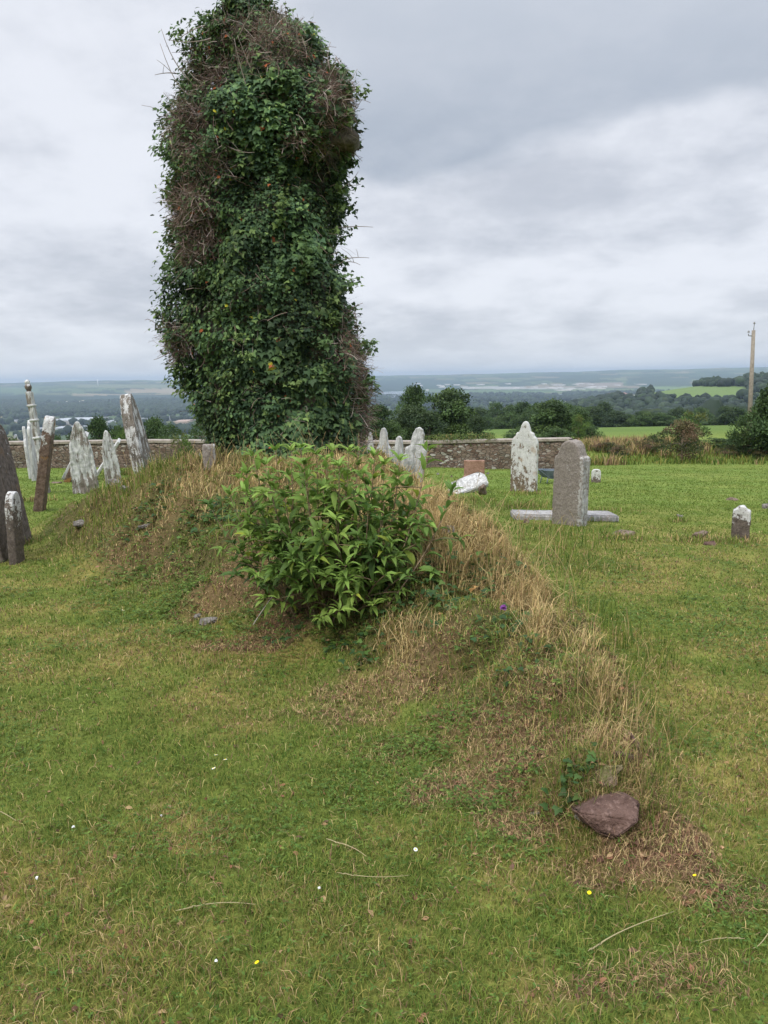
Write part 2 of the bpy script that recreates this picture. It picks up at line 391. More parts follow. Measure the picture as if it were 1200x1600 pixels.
# ------------------------------------------------------------------ ground sheet
GREEN = np.array([.19, .243, .05]); YEL = np.array([.34, .30, .09]); DARK = np.array([.06, .105, .02]); DRY = np.array([.47, .355, .17]); BROWN = np.array([.15, .09, .055]); LIME = np.array([.18, .228, .055])
def lawn_tone(x, y):
    """0..1 lush to dry pattern over the lawn"""
    a = fbm(x*.6+3, y*.6, s=60); b = fbm(x*2.6, y*2.6, s=61)
    return np.clip((a*.5+b*.5-.41)*5.0, 0, 1)
def groundcol(x, y, z):
    r = np.hypot(x, y); n = len(x)
    t = lawn_tone(x, y)[:, None]
    c = (GREEN*.62)*(1-t)+(YEL*.62)*t
    farl = sstep(6, 22, r)[:, None]
    lush = (np.array([.15, .218, .046])*.88)*(1-.2*t)+YEL*.17*t
    c = c*(1-farl)+lush*farl
    m = sstep(.04, .25, mound(x, y))[:, None]
    c = c*(1-m*.85)+np.array([.105, .085, .04])*m*.85
    for bl, col, k in ((B_brown, BROWN, .9), (B_straw, DRY*.55, .6), (B_ivy, DARK*.6, .7)):
        w_ = bmask(bl, x, y)[:, None]*k*(r < 20)[:, None]; c = c*(1-w_)+col*w_
    return c
def far_color(x, y, z):
    """field pattern of the valley and hills"""
    n = len(x)
    fx = x/230+fbm(x/600, y/600, s=70)*1.6; fy = y/(260+0*y)+fbm(x/700, y/700, s=71)*1.6
    ci = np.floor(fx).astype(np.int64); cj = np.floor(fy+.5*(ci % 2)).astype(np.int64)
    h = _hash(ci, cj, ci*0, 77); h2 = _hash(ci, cj, ci*0, 78)
    pal = np.array([[.07, .11, .045], [.09, .13, .05], [.12, .14, .065], [.03, .05, .022], [.19, .17, .10], [.06, .09, .04], [.03, .05, .02], [.04, .065, .03]])
    idx = np.minimum((h*8).astype(int), 7)
    c = pal[idx]*(.85+.3*h2[:, None])
    ex = np.minimum(fx-np.floor(fx), 1-(fx-np.floor(fx))); g = fy+.5*(ci % 2); ey = np.minimum(g-np.floor(g), 1-(g-np.floor(g)))
    hedge = (np.minimum(ex, ey) < .045)
    c[hedge] = (.025, .042, .018)
    return c
# land use painted at real ground positions: px box in the photograph -> ground there
LAND = [  # x0,x1,y0,y1,colour
    (-60, 330, 617, 648, (.026, .045, .022)), (195, 275, 607.5, 614, (.26, .21, .13)), (115, 200, 615.5, 617.5, (.24, .20, .13)), (120, 270, 600.5, 606, (.14, .16, .08)), (0, 60, 606, 614, (.09, .14, .06)),
    (560, 720, 594, 607, (.03, .055, .03)), (560, 660, 600, 612, (.025, .045, .025)), (720, 900, 604, 608, (.30, .30, .28)), (720, 930, 610, 614, (.09, .14, .06)), (900, 975, 598, 604, (.22, .18, .14)), (1015, 1160, 604, 621, (.13, .19, .065)),
    (1115, 1158, 594, 600.5, (.13, .18, .07)), (820, 1000, 603, 606, (.2, .17, .12)), (880, 990, 607, 613, (.12, .16, .07)), (980, 1080, 590, 603, (.04, .06, .03)), (1080, 1130, 629, 632, (.13, .19, .06))]
def build_ground():
    az = np.concatenate([np.arange(-180, -44, 3.0), np.arange(-44, -33, .5), np.arange(-33, 33, .1), np.arange(33, 44, .5), np.arange(44, 180, 3.0)])
    r = np.concatenate([np.array([.35]), np.geomspace(.7, 12500, 540)])
    A, Rr = np.meshgrid(np.radians(az), r)
    x = (Rr*np.sin(A)).ravel(); y = (Rr*np.cos(A)).ravel(); z = terrain(x, y)
    na, nr = len(az), len(r)
    c = groundcol(x, y, z); fr = sstep(60, 120, np.hypot(x, y))[:, None]
    fc = far_color(x, y, z); px, py = project(x, y, z)
    j = (fbm(x/120, y/120, s=80)-.5)*3; ok = (y > 300)
    for x0, x1, y0, y1, col in LAND:
        m = ok & (px+j*3 > x0) & (px+j*3 < x1) & (py+j*.5 > y0) & (py+j*.5 < y1); fc[m] = col
    near_f = (y > 42) & (y < 330)
    nf = np.array([.10, .155, .035])*(.9+.25*fbm(x/20, y/20, s=81))[:, None]
    fc[near_f] = nf[near_f]
    slope = (y >= 330) & (y < 700); fc[slope] = fc[slope]*.6
    c = c*(1-fr)+fc*fr
    i, k = np.meshgrid(np.arange(nr-1), np.arange(na), indexing='ij'); k2 = (k+1) % na
    T = np.stack([i*na+k, (i+1)*na+k, (i+1)*na+k2, i*na+k2], -1).reshape(-1, 4)[:, ::-1]
    V = np.stack([x, y, z], 1)
    me = npmesh('ground', V, T, c, True)
    q = NT('ground_turf'); a = q.n('ShaderNodeAttribute', attribute_name='Col').outputs['Color']
    pos = q.n('ShaderNodeNewGeometry').outputs['Position']
    n1 = q.noise(pos, 28, 5, .7); n2 = q.noise(pos, 2.4, 4, .6); n3 = q.noise(pos, 140, 3, .6)
    f = q.math('ADD', q.math('MULTIPLY', n1, .5), q.math('ADD', q.math('MULTIPLY', n2, .3), q.math('MULTIPLY', n3, .2)))
    c = q.mix(1.0, a, q.mix(q.ramp(f, .36, .64), (.55, .56, .5), (1.35, 1.32, 1.3)), 'MULTIPLY')
    bp = q.n('ShaderNodeBump', i_Height=n1, i_Strength=.8, i_Distance=.03)
    b = q.n('ShaderNodeBsdfPrincipled', i_Base_Color=c, i_Roughness=.95, i_Normal=bp.outputs[0]); b.inputs['Specular IOR Level'].default_value = .1
    q.surf(b.outputs[0])
    o = link('ground', me, q.m); tag(o, kind='structure')
build_ground()

# ------------------------------------------------------------------ haze
def box_mesh(name, x0, x1, y0, y1, z0, z1):
    V = np.array([[x0, y0, z0], [x1, y0, z0], [x1, y1, z0], [x0, y1, z0], [x0, y0, z1], [x1, y0, z1], [x1, y1, z1], [x0, y1, z1]])
    F = np.array([[3, 2, 1, 0], [4, 5, 6, 7], [0, 1, 5, 4], [1, 2, 6, 5], [2, 3, 7, 6], [3, 0, 4, 7]]); return npmesh(name, V, F)
q = NT('haze_air'); pvn = q.n('ShaderNodeVolumePrincipled'); pvn.inputs['Color'].default_value = (.50, .62, .80, 1); pvn.inputs['Density'].default_value = 1.25e-4; pvn.inputs['Anisotropy'].default_value = .2
q.t.links.new(pvn.outputs[0], q.out.inputs['Volume'])
hz = link('haze', box_mesh('haze', -13000, 13000, -13000, 13000, -125, 78), q.m); tag(hz, kind='stuff', label='thin grey-blue haze lying over the valley and far hills', cat='haze')

# ------------------------------------------------------------------ grass and ground cover
def sample_roots(n_near, a_lim=37, dmin=1.25, dmax=34, pw=2.0):
    """points with density falling as 1/d**pw"""
    u = rng.random(n_near)
    d0 = 2.4
    # mixture: uniform area density inside d0, 1/d^2 outside
    A0 = (d0**2-dmin**2)/2; A1 = d0**2*math.log(dmax/d0)
    pick = u < A0/(A0+A1)
    d = np.where(pick, np.sqrt(dmin**2+rng.random(n_near)*(d0**2-dmin**2)), d0*np.exp(rng.random(n_near)*math.log(dmax/d0)))
    th = np.radians(rng.uniform(-a_lim, a_lim, n_near))
    return d*np.sin(th), d*np.cos(th), d
def colmix(n, cols, probs, jit=.22):
    cols = np.array(cols); k = rng.choice(len(cols), n, p=np.array(probs)/sum(probs))
    c = cols[k]*(1+rng.uniform(-jit, jit, (n, 1)))
    return c*(1+rng.uniform(-.06, .06, (n, 3)))
def sc(x): return np.clip(x/2.8, 1, 8)
# short mown lawn
N = 430000
x, y, d = sample_roots(N, dmax=42)
mo = mound(x, y); mm = sstep(.05, .3, mo)
brown = bmask(B_brown, x, y)
keep = (rng.random(N) > brown*.8) & (rng.random(N) > mm*.35)
x, y, d, mm = x[keep], y[keep], d[keep], mm[keep]; n = len(x)
tone = lawn_tone(x, y); z = terrain(x, y)
clump = fbm(x*9, y*9, s=62)
h = (.012+.048*clump**1.3)*rng.uniform(.6, 1.4, n)*(1+.9*mm)
h *= np.where(rng.random(n) < .04, 1.8, 1)
h *= np.clip(d/12, 1, 1.3)
c = np.empty((n, 3)); pr = rng.random(n)
lush = colmix(n, [GREEN, LIME, DARK*1.4, YEL], [.38, .26, .26, .10]); dry = colmix(n, [GREEN*.95, YEL, DRY*.8, BROWN*1.4], [.4, .33, .2, .07])
pd = np.clip(tone*.75+mm*.35, 0, 1)[:, None]; sel = (rng.random((n, 1)) < pd); c = np.where(sel, dry, lush)
far = sstep(5, 16, d)[:, None]
c = c*(1-far)+(c*.2+np.array([.15, .218, .046])*.84)*far
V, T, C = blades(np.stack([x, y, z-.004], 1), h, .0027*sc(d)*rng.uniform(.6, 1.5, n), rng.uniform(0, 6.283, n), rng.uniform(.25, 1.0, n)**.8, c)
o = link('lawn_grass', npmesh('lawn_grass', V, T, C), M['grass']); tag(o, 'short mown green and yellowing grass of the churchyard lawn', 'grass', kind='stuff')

# rough long grass
N = 260000
x, y, d = sample_roots(N, dmax=34)
tm = bmask(B_tall, x, y); mo = sstep(.08, .3, mound(x, y))*.22
# general tufts
tuft = sstep(.62, .72, fbm(x*1.6, y*1.6, s=64))*sstep(3, 7, d)*.10
pk = rng.random(N) < (tm*.85+mo+tuft)*.30
x, y, d, tm = x[pk], y[pk], d[pk], tm[pk]; n = len(x); z = terrain(x, y)
cl_ = fbm(x*5, y*5, s=65)
h = (.055+.30*tm*cl_)*rng.uniform(.5, 1.4, n)
c = colmix(n, [GREEN*.9, LIME*.85, DARK*1.3, YEL*.9, DRY*.9], [.42, .2, .2, .1, .08])
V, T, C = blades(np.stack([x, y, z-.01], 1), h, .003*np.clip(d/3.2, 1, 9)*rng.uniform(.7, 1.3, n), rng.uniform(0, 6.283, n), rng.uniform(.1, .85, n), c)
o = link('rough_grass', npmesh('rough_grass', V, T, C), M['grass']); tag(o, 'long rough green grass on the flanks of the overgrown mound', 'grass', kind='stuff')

# dry straw
N = 300000
x, y, d = sample_roots(N, a_lim=30, dmin=2.6, dmax=14)
sm = bmask(B_straw, x, y); ml = (sstep(.1, .4, mound(x, y))*.07+bmask(B_tall, x, y)*.035)
pk = rng.random(N) < (sm*.42+ml*.6)
x, y, d, sm = x[pk], y[pk], d[pk], sm[pk]; n = len(x); z = terrain(x, y)
h = (.08+.24*sm*fbm(x*4, y*4, s=66)*1.2)*rng.uniform(.5, 1.5, n)
c = colmix(n, [DRY, DRY*1.3, DRY*.6, np.array([.33, .22, .11])], [.42, .33, .13, .12])
ang = rng.normal(-.6, 1.5, n)+3*(fbm(x*1.3, y*1.3, s=68)-.5); flop = fbm(x*3, y*3, s=69)
V, T, C = blades(np.stack([x, y, z-.01], 1), h, .0032*np.clip(d/3.2, 1, 6)*rng.uniform(.6, 1.2, n), ang, np.clip(rng.uniform(.2, 1.0, n)+(flop-.45)*1.1, .1, .99), c)
o = link('dry_grass', npmesh('dry_grass', V, T, C), M['dry']); tag(o, 'tall straw coloured dead grass on top of the mound behind the shrub', 'dry grass', kind='stuff')

# fine dead thatch, twigs and brown leaves lying on the bare patches
N = 260000
x, y, d = sample_roots(N, a_lim=34, dmin=1.3, dmax=13)
bm_ = bmask(B_brown, x, y); gl = sstep(.05, .3, mound(x, y))*.3+.06+.12*(lawn_tone(x, y) > .6)
pk = rng.random(N) < (bm_*.7+gl*.5)
x, y, d = x[pk], y[pk], d[pk]; n = len(x); z = terrain(x, y)
c = colmix(n, [DRY*.9, BROWN*1.6, np.array([.24, .14, .085]), BROWN*.8, DRY*1.1], [.3, .25, .2, .15, .1])
V, T, C = blades(np.stack([x, y, z+.004], 1), rng.uniform(.02, .07, n), .0022*np.clip(d/2.6, 1, 6), rng.uniform(0, 6.283, n), rng.uniform(.9, .998, n), c)
k = rng.random(n) < .11; Pk = np.stack([x[k], y[k], z[k]+.008], 1); nk = len(Pk)
V2, T2, C2 = place_tmpl(*OVAL, Pk, np.stack([rng.normal(size=nk), rng.normal(size=nk), rng.normal(size=nk)*.25], 1), np.stack([rng.normal(size=nk)*.4, rng.normal(size=nk)*.4, np.ones(nk)], 1),
                        rng.uniform(.012, .035, nk), colmix(nk, [(.24, .12, .07), (.36, .24, .13), (.12, .07, .045)], [.4, .3, .3]))
a_ = Acc(); a_.add(V, T); a_.add(V2, T2); a_.C = [C, C2]
o = link('dead_thatch', a_.mesh('dead_thatch'), M['litter']); tag(o, 'brown dead grass and leaf litter matted over the bare patches', 'leaf litter', kind='stuff')

# clover and small broad leaves in the lawn
N = 90000
x, y, d = sample_roots(N, dmax=12)
cm = sstep(.5, .66, fbm(x*1.5+9, y*1.5, s=67)); wm = bmask(B_weed, x, y)
pk = rng.random(N) < (cm*.55+wm*.6+.05)*(1-.6*bmask(B_brown, x, y))
x, y, d, wm = x[pk], y[pk], d[pk], wm[pk]; n = len(x); z = terrain(x, y)
ps = np.stack([x, y, z+rng.uniform(.01, .035, n)+wm*rng.random(n)*.05], 1)
a_ = Acc(); a_.C = []
for k in range(3):
    an = rng.uniform(0, .4, n)+k*2.1+x*40
    A = np.stack([np.cos(an), np.sin(an), rng.uniform(-.2, .4, n)], 1)
    V, T, C = place_tmpl(*OVAL, ps, A, np.stack([rng.normal(size=n)*.25, rng.normal(size=n)*.25, np.ones(n)], 1), (rng.uniform(.009, .017, n)*np.clip(d/4, 1, 2)*(1+.6*wm)),
                         colmix(n, [(.075, .135, .024), (.105, .17, .03), (.15, .20, .04)], [.4, .4, .2], .3))
    a_.V.append(V); a_.T.append(T+a_.n); a_.n += len(V); a_.C.append(C)
o = link('clover_leaves', a_.mesh('clover_leaves'), M['leaf']); tag(o, 'low clover and small round weed leaves spread through the lawn', 'clover', kind='stuff')

# weeds: leafy sprigs on the mound
def sprigs(blob, N, name, label, cat, tmpl, size, cols, hmax, stem=True, amin=2.0, mat='leaf', dm=13):
    x, y, d = sample_roots(N, a_lim=32, dmin=amin, dmax=dm)
    m = bmask(blob, x, y); pk = rng.random(N) < m*.5
    x, y, d, m = x[pk], y[pk], d[pk], m[pk]; n = len(x); z = terrain(x, y)
    hh = rng.random(n)*hmax*(.4+.6*m)
    P = np.stack([x+rng.normal(size=n)*.02, y+rng.normal(size=n)*.02, z+hh+.01], 1)
    an = rng.uniform(0, 6.283, n); A = np.stack([np.cos(an), np.sin(an)-.25, rng.uniform(-.5, .35, n)], 1)
    V, T, C = place_tmpl(*tmpl, P, A, np.stack([rng.normal(size=n)*.35, rng.normal(size=n)*.35-.15, np.ones(n)], 1), rng.uniform(size[0], size[1], n)*np.clip(d/5, .75, 1.5), colmix(n, *cols))
    o = link(name, npmesh(name, V, T, C), M[mat]); return tag(o, label, cat, kind='stuff')
sprigs(B_ivy, 60000, 'ivy_ground_cover', 'dark green ivy trailing over the mound beside the shrub', 'ivy', IVY, (.03, .06), ([(.030, .065, .020), (.045, .09, .024), (.075, .13, .03), (.26, .15, .05)], [.45, .35, .18, .02]), .09, mat='ivy')
sprigs(B_weed, 70000, 'low_weeds', 'low leafy green weeds growing over the foot of the mound', 'weeds', OVAL, (.015, .035), ([(.10, .155, .032), (.145, .205, .04), (.07, .115, .026), (.22, .2, .07), (.2, .12, .06)], [.35, .3, .2, .1, .05]), .12)

# tufts closing in around the stones
def tufts(lst, name, label):
    Pp, hh, cc_ = [], [], []
    for (u_, v_, r_, n_, h_, dryf) in lst:
        c0_ = hit(u_, v_); xx = c0_[0]+rng.normal(size=n_)*r_; yy = c0_[1]+rng.normal(size=n_)*r_*.7
        Pp.append(np.stack([xx, yy, terrain(xx, yy)-.01], 1)); hh.append(h_*rng.uniform(.4, 1.3, n_)); cc_.append(np.where((rng.random(n_) < dryf)[:, None], colmix(n_, [DRY, DRY*.6, BROWN*1.5], [.5, .3, .2]), colmix(n_, [GREEN, LIME, DARK*1.3], [.5, .3, .2])))
    Pp = np.concatenate(Pp); hh = np.concatenate(hh); cc_ = np.concatenate(cc_); n_ = len(Pp); dd = np.hypot(Pp[:, 0], Pp[:, 1])
    V, T, C = blades(Pp, hh, .003*np.clip(dd/3, 1, 6), rng.uniform(0, 6.28, n_), rng.uniform(.2, .97, n_), cc_); o = link(name, npmesh(name, V, T, C), M['grass']); tag(o, label, 'grass', kind='stuff')
tufts([(905, 1285, .05, 200, .08, .6), (1000, 1280, .04, 260, .09, .7), (960, 1308, .08, 420, .055, .6), (925, 1298, .05, 220, .07, .5), (990, 1298, .05, 220, .06, .6), (960, 1245, .05, 160, .11, .6), (930, 1240, .06, 220, .10, .5), (985, 1235, .05, 260, .10, .7), (1010, 1250, .04, 160, .10, .6), (950, 1205, .07, 260, .12, .5), (890, 1220, .08, 300, .12, .3), (870, 1250, .08, 260, .09, .3),
       (972, 842, .2, 220, .12, .5), (1093, 848, .2, 260, .14, .5), (1060, 815, .14, 140, .12, .2), (1156, 848, .2, 200, .12, .2), (890, 806, .3, 320, .16, .4), (820, 792, .3, 260, .16, .3), (940, 800, .3, 200, .12, .3), (818, 772, .4, 260, .14, .2), (735, 782, .4, 260, .12, .1), (741, 750, .3, 120, .12, .2),
       (20, 848, .3, 260, .13, .3), (62, 783, .3, 220, .16, .5), (133, 750, .4, 200, .14, .2), (177, 740, .4, 200, .16, .3), (235, 742, .5, 500, .3, .3), (328, 730, .3, 300, .2, .7), (200, 742, .4, 400, .35, .2), (228, 828, .15, 120, .12, .6), (328, 978, .15, 160, .1, .5), (128, 824, .25, 160, .1, .2), (182, 760, .3, 200, .15, .3)], 'stone_edge_grass', 'rank grass growing up around the feet of the stones')
B_red = blobs([(200, 840, .35, .4, 1), (225, 870, .2, .25, .8), (270, 905, .2, .2, .6), (440, 960, .25, .2, .5), (930, 1210, .1, .1, .5)])
sprigs(B_red, 50000, 'reddish_weeds', 'reddish brown weed clump on the left flank of the mound', 'weeds', OVAL, (.015, .035), ([(.17, .08, .05), (.12, .10, .04), (.22, .13, .08), (.08, .12, .04)], [.4, .25, .2, .15]), .16, mat='litter')
B_moss = blobs([(655, 985, .25, .2, 1), (700, 1040, .25, .2, .7), (800, 1040, .2, .2, .6), (950, 1190, .1, .1, .9), (620, 1010, .15, .12, .6), (330, 850, .2, .2, .5)])
sprigs(B_moss, 90000, 'moss', 'yellow moss cushions on the near slope of the mound', 'moss', OVAL, (.008, .02), ([(.23, .19, .03), (.30, .24, .05), (.15, .15, .03)], [.4, .3, .3]), .02)
# seed-headed stalks of dead grass standing up on the ridge
a_ = Acc()
for k in range(330):
    b = [(700, 840), (650, 790), (760, 900), (340, 740), (480, 725), (860, 940), (250, 780), (590, 735), (950, 1100), (830, 840), (1000, 1180)][k % 11]
    h0 = hit(b[0]+random.gauss(0, 40), b[1]+random.gauss(0, 18)); L = random.uniform(.18, .5) if b[1] < 1000 else random.uniform(.12, .28); th = random.uniform(0, 6.28); ln = random.uniform(.05, .6)
    e = h0+np.array([math.cos(th)*ln*L, math.sin(th)*ln*L, L]); mid = h0+np.array([0, 0, L*.6])
    V, T = tube(bez(h0, mid, e, 5), .0022, .0012, 3); cc = DRY*random.uniform(.7, 1.25); a_.add(V, T, cc)
    if random.random() < .5:
        V, T = tube(np.array([e, e+(e-mid)*.12, e+(e-mid)*.28]), .004, .001, 4); a_.add(V, T, cc*.85)
o = link('grass_seed_stalks', a_.mesh('grass_seed_stalks'), M['dry']); tag(o, 'thin dead seed stalks standing out of the grass along the ridge', 'dry grass', kind='stuff')
#@@PART2
# ------------------------------------------------------------------ ivy covered ruin
TY = 11.2
SIL = np.array([(-45, 350, 400), (-25, 322, 425), (0, 304, 448), (20, 293, 478), (50, 278, 512), (100, 268, 530), (130, 265, 540), (180, 260, 548), (215, 257, 552), (235, 257, 548), (290, 260, 540), (340, 254, 526),
                (360, 250, 521), (420, 254, 528), (470, 248, 538), (500, 252, 552), (540, 262, 560), (600, 275, 566), (650, 285, 572), (700, 300, 574), (760, 300, 578)], float)
def tower_prof():
    zs, cx, hw = [], [], []
    for py, l, r in SIL[::-1]:
        a = at(l, py, TY-.8); b = at(r, py, TY-.8); zs.append((a[2]+b[2])/2); cx.append((a[0]+b[0])/2); hw.append((b[0]-a[0])/2)
    return np.array(zs), np.array(cx), np.array(hw)
TZ, TCX, THW = tower_prof()
TBASE = tz(-1.7, TY)-.3
def tower_pt(th, z, inset=0.0, lump=True):
    """surface point at angle th (0 = right, -pi/2 = front) and height z, with outward direction"""
    cx = np.interp(z, TZ, TCX); hw = np.interp(z, TZ, THW)-inset-.12
    dp = np.interp(z, [TZ[0], 3, 5.2, TZ[-1]], [1.15, 1.0, .9, .45])-inset
    e = .55
    c, s = np.cos(th), np.sin(th)
    X = np.sign(c)*np.abs(c)**e; Y = np.sign(s)*np.abs(s)**e
    k = 1.0
    l = 0
    if lump:
        wx, wy = cx+hw*X, TY+dp*Y
        l = (fbm(wx*2.2, wy*2.2, z*1.8, s=90)-.5)*.8+(fbm(wx*6, wy*6, z*6, s=91)-.5)*.3
        # overhanging ledge on the right half of the front with a hollow below it
        zl = at(500, 238, TY)[2]; fr = sstep(0, .5, -s)*sstep(-.25, .25, c)
        l = l+fr*(.30*np.exp(-((z-zl-.35)/.42)**2)-.32*np.exp(-((z-zl+.5)/.42)**2))
        l = np.where(np.abs(c) > .9, l*.75-.03, l)
    x = cx+(hw+l)*X; y = TY+(dp+l)*Y
    nrm = norm(np.stack([X*np.abs(X)**.5/np.maximum(hw, .1), Y*np.abs(Y)**.5/np.maximum(dp, .1), x*0+.05], -1))
    return np.stack([x, y, z+0*x], -1), nrm
_tt = np.linspace(0, 2*np.pi, 4001); _c, _s = np.cos(_tt), np.sin(_tt)
_px, _py = 1.35*np.sign(_c)*np.abs(_c)**.55, np.sign(_s)*np.abs(_s)**.55
_al = np.concatenate([[0], np.cumsum(np.hypot(np.diff(_px), np.diff(_py)))])
def even(th):
    """spread angles evenly along the outline"""
    u_ = (np.asarray(th)/(2*np.pi)) % 1.0
    return np.interp(u_*_al[-1], _al, _tt)
tower = empty('ivy_covered_ruin', (-1.7, TY, tz(-1.7, TY)))
tag(tower, 'tall broken ruin pillar wrapped in dark green ivy behind the shrub', 'ruin')
bpy.context.view_layer.update()
TINV = tower.location.copy()
def tchild(name, me, mat):
    me.transform(Matrix.Translation(-TINV)); return link(name, me, mat, tower)
th = np.linspace(0, 2*np.pi, 61)[:-1]; zz = np.linspace(TBASE, TZ[-1]-.15, 70)
A, Z = np.meshgrid(even(th), zz); Pc, _ = tower_pt(A.ravel(), Z.ravel(), .2)
k = 60; I, J = np.meshgrid(np.arange(69), np.arange(60), indexing='ij'); J2 = (J+1) % 60
T = np.stack([I*k+J, I*k+J2, (I+1)*k+J2, (I+1)*k+J], -1).reshape(-1, 4)
me = npmesh('masonry_core', Pc, T, None, False)
bm = bmesh.new(); bm.from_mesh(me); bmesh.ops.holes_fill(bm, edges=[e for e in bm.edges if e.is_boundary]); bm.to_mesh(me); bm.free()
tchild('masonry_core', me, M['core'])
# where the growth is brown and twiggy (photo outline positions turned into height / side)
def tfield(lst, x, z):
    m = np.zeros_like(x)
    for px, py, rx, ry, a in lst:
        p = at(px, py, TY-1.0); s_ = (TY-1)/FPX
        d = np.sqrt(((x-p[0])/(rx*s_))**2+((z-p[2])/(ry*s_))**2)+(fbm(x*4, z*4, s=95)-.5)*.7
        m = np.maximum(m, a*(1-sstep(.65, 1.2, d)))
    return m
BR = [(305, 90, 42, 36, .65), (420, 60, 50, 45, .6), (290, 190, 32, 45, .85), (300, 340, 34, 80, .85), (270, 530, 28, 26, .9), (520, 130, 24, 60, .85), (480, 215, 45, 10, .7), (558, 600, 14, 100, .45), (330, 250, 30, 30, .5), (390, 20, 60, 20, .5), (540, 520, 16, 40, .6)]
n = 70000
z = TBASE+(TZ[-1]-TBASE+.05)*rng.random(n); th = rng.uniform(0, 6.283, n)
front = rng.random(n) < .62; th = even(np.where(front, -np.pi*rng.random(n), th))
P, Nn = tower_pt(th, z); br = tfield(BR, P[:, 0], P[:, 2])
keep = rng.random(n) > br*.68; P, Nn, z, th, br = P[keep], Nn[keep], z[keep], th[keep], br[keep]; n = len(P)
depth = rng.random(n)**2*.16
P = P-Nn*depth[:, None]+rng.normal(size=(n, 3))*.025
sl_ = fbm(P[:, 0]*2.5+7, P[:, 1]*2.5, P[:, 2]*2.0, s=97)
shr = sstep(-1.6, -2.2, P[:, 0]-.6*(sl_-.5))            # shrubby flowering ivy on the left side: small oval leaves
tip = np.stack([rng.normal(size=n)*.45, rng.normal(size=n)*.35-.25, -np.ones(n)*rng.uniform(.3, 1.1, n)], 1)+Nn*rng.uniform(.1, .9, n)[:, None]
N2 = norm(Nn+rng.normal(size=(n, 3))*.42+np.array([0, 0, .45]))
base = np.array([(.036, .068, .034), (.058, .103, .045), (.09, .15, .055), (.14, .205, .065), (.42, .38, .04), (.30, .09, .035)])
pr = rng.random(n); cc = np.clip((sl_-.5)*3+.5, 0, 1)
kc = np.where(pr < .40-.2*cc, 0, np.where(pr < .74-.15*cc, 1, np.where(pr < .95-.05*cc, 2, 3)))
kc = np.where(rng.random(n) < .0022, 4, kc); kc = np.where(rng.random(n) < .003+.02*(br > .15), 5, kc)
col = base[kc]*(1+rng.uniform(-.22, .22, (n, 1)))
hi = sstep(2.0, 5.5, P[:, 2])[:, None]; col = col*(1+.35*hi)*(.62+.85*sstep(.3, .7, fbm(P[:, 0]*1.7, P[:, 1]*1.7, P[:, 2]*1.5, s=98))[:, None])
big = ~(rng.random(n) < shr)
a_ = Acc(); a_.C = []
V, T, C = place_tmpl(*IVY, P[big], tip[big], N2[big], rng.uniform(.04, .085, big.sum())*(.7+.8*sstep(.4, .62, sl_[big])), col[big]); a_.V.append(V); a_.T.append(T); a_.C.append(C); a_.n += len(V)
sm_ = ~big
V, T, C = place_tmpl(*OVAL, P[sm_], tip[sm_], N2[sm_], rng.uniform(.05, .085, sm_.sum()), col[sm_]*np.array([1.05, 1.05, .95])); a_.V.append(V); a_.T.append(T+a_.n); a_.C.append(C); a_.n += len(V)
# sprays that stick out of the outline
for k in range(420):
    t = random.choice([np.pi*random.uniform(.85, 1.2), random.uniform(-.3, .3), -random.uniform(.2, 2.9), np.pi*random.uniform(.9, 1.15)])
    zz_ = random.uniform(TZ[0]+1.2, TZ[-1]-.1); p, nn_ = tower_pt(np.array([t]), np.array([zz_])); p, nn_ = p[0], nn_[0]
    L = random.uniform(.08, .26); m_ = 26
    s_ = rng.random(m_); dv = nn_+np.array([random.gauss(0, .25), random.gauss(0, .25), random.uniform(-.2, .5)])
    PP = p+dv*(s_*L)[:, None]+rng.normal(size=(m_, 3))*.045
    cl0 = base[random.choice([1, 2, 2, 3])]*random.uniform(.8, 1.15)
    V, T, C = place_tmpl(*(OVAL if math.cos(t) < 0 else IVY), PP, np.stack([rng.normal(size=m_)*.6, rng.normal(size=m_)*.6, -rng.random(m_)], 1)+dv*.4, norm(rng.normal(size=(m_, 3))*.5+np.array([0, -.2, 1])), rng.uniform(.05, .08, m_), np.tile(cl0, (m_, 1))*(1+rng.uniform(-.2, .2, (m_, 1))))
    a_.V.append(V); a_.T.append(T+a_.n); a_.C.append(C); a_.n += len(V)
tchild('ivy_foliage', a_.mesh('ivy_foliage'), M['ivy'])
# dead twigs, matted in the brown patches, and long ones poking out
a_ = Acc(); cnt = 0
while cnt < 17000:
    m_ = 4000; z = TBASE+(TZ[-1]-TBASE)*rng.random(m_); th = even(-np.pi*rng.uniform(-.08, 1.08, m_))
    P, Nn = tower_pt(th, z); br = tfield(BR, P[:, 0], P[:, 2])
    for i in np.nonzero(rng.random(m_) < br*.8+.012)[0]:
        L = random.uniform(.06, .3); dv = np.array([random.gauss(0, .6), random.gauss(0, .4), random.gauss(-.15, .6)])+Nn[i]*.35; dv /= np.linalg.norm(dv)
        p = P[i]+Nn[i]*random.uniform(-.06, .05); mid = p+dv*L*.5+np.array([random.gauss(0, .06), random.gauss(0, .04), random.gauss(.01, .06)]); e = p+dv*L
        pts = bez(p, mid, e, 4); wd = random.uniform(.0014, .0036); sd_ = norm(np.cross(norm(e-p), np.array([random.gauss(0, 1), random.gauss(0, 1), random.gauss(0, 1)])))
        V = np.concatenate([pts-sd_*wd, pts+sd_*wd]); T = np.array([[j, j+1, 5+j] for j in range(3)]+[[j, 5+j, 4+j] for j in range(3)])
        g = random.choice([(.18, .12, .10), (.27, .195, .165), (.13, .09, .075), (.20, .135, .11), (.42, .35, .31)]); a_.add(V, T, np.array(g)*random.uniform(.8, 1.2)); cnt += 1
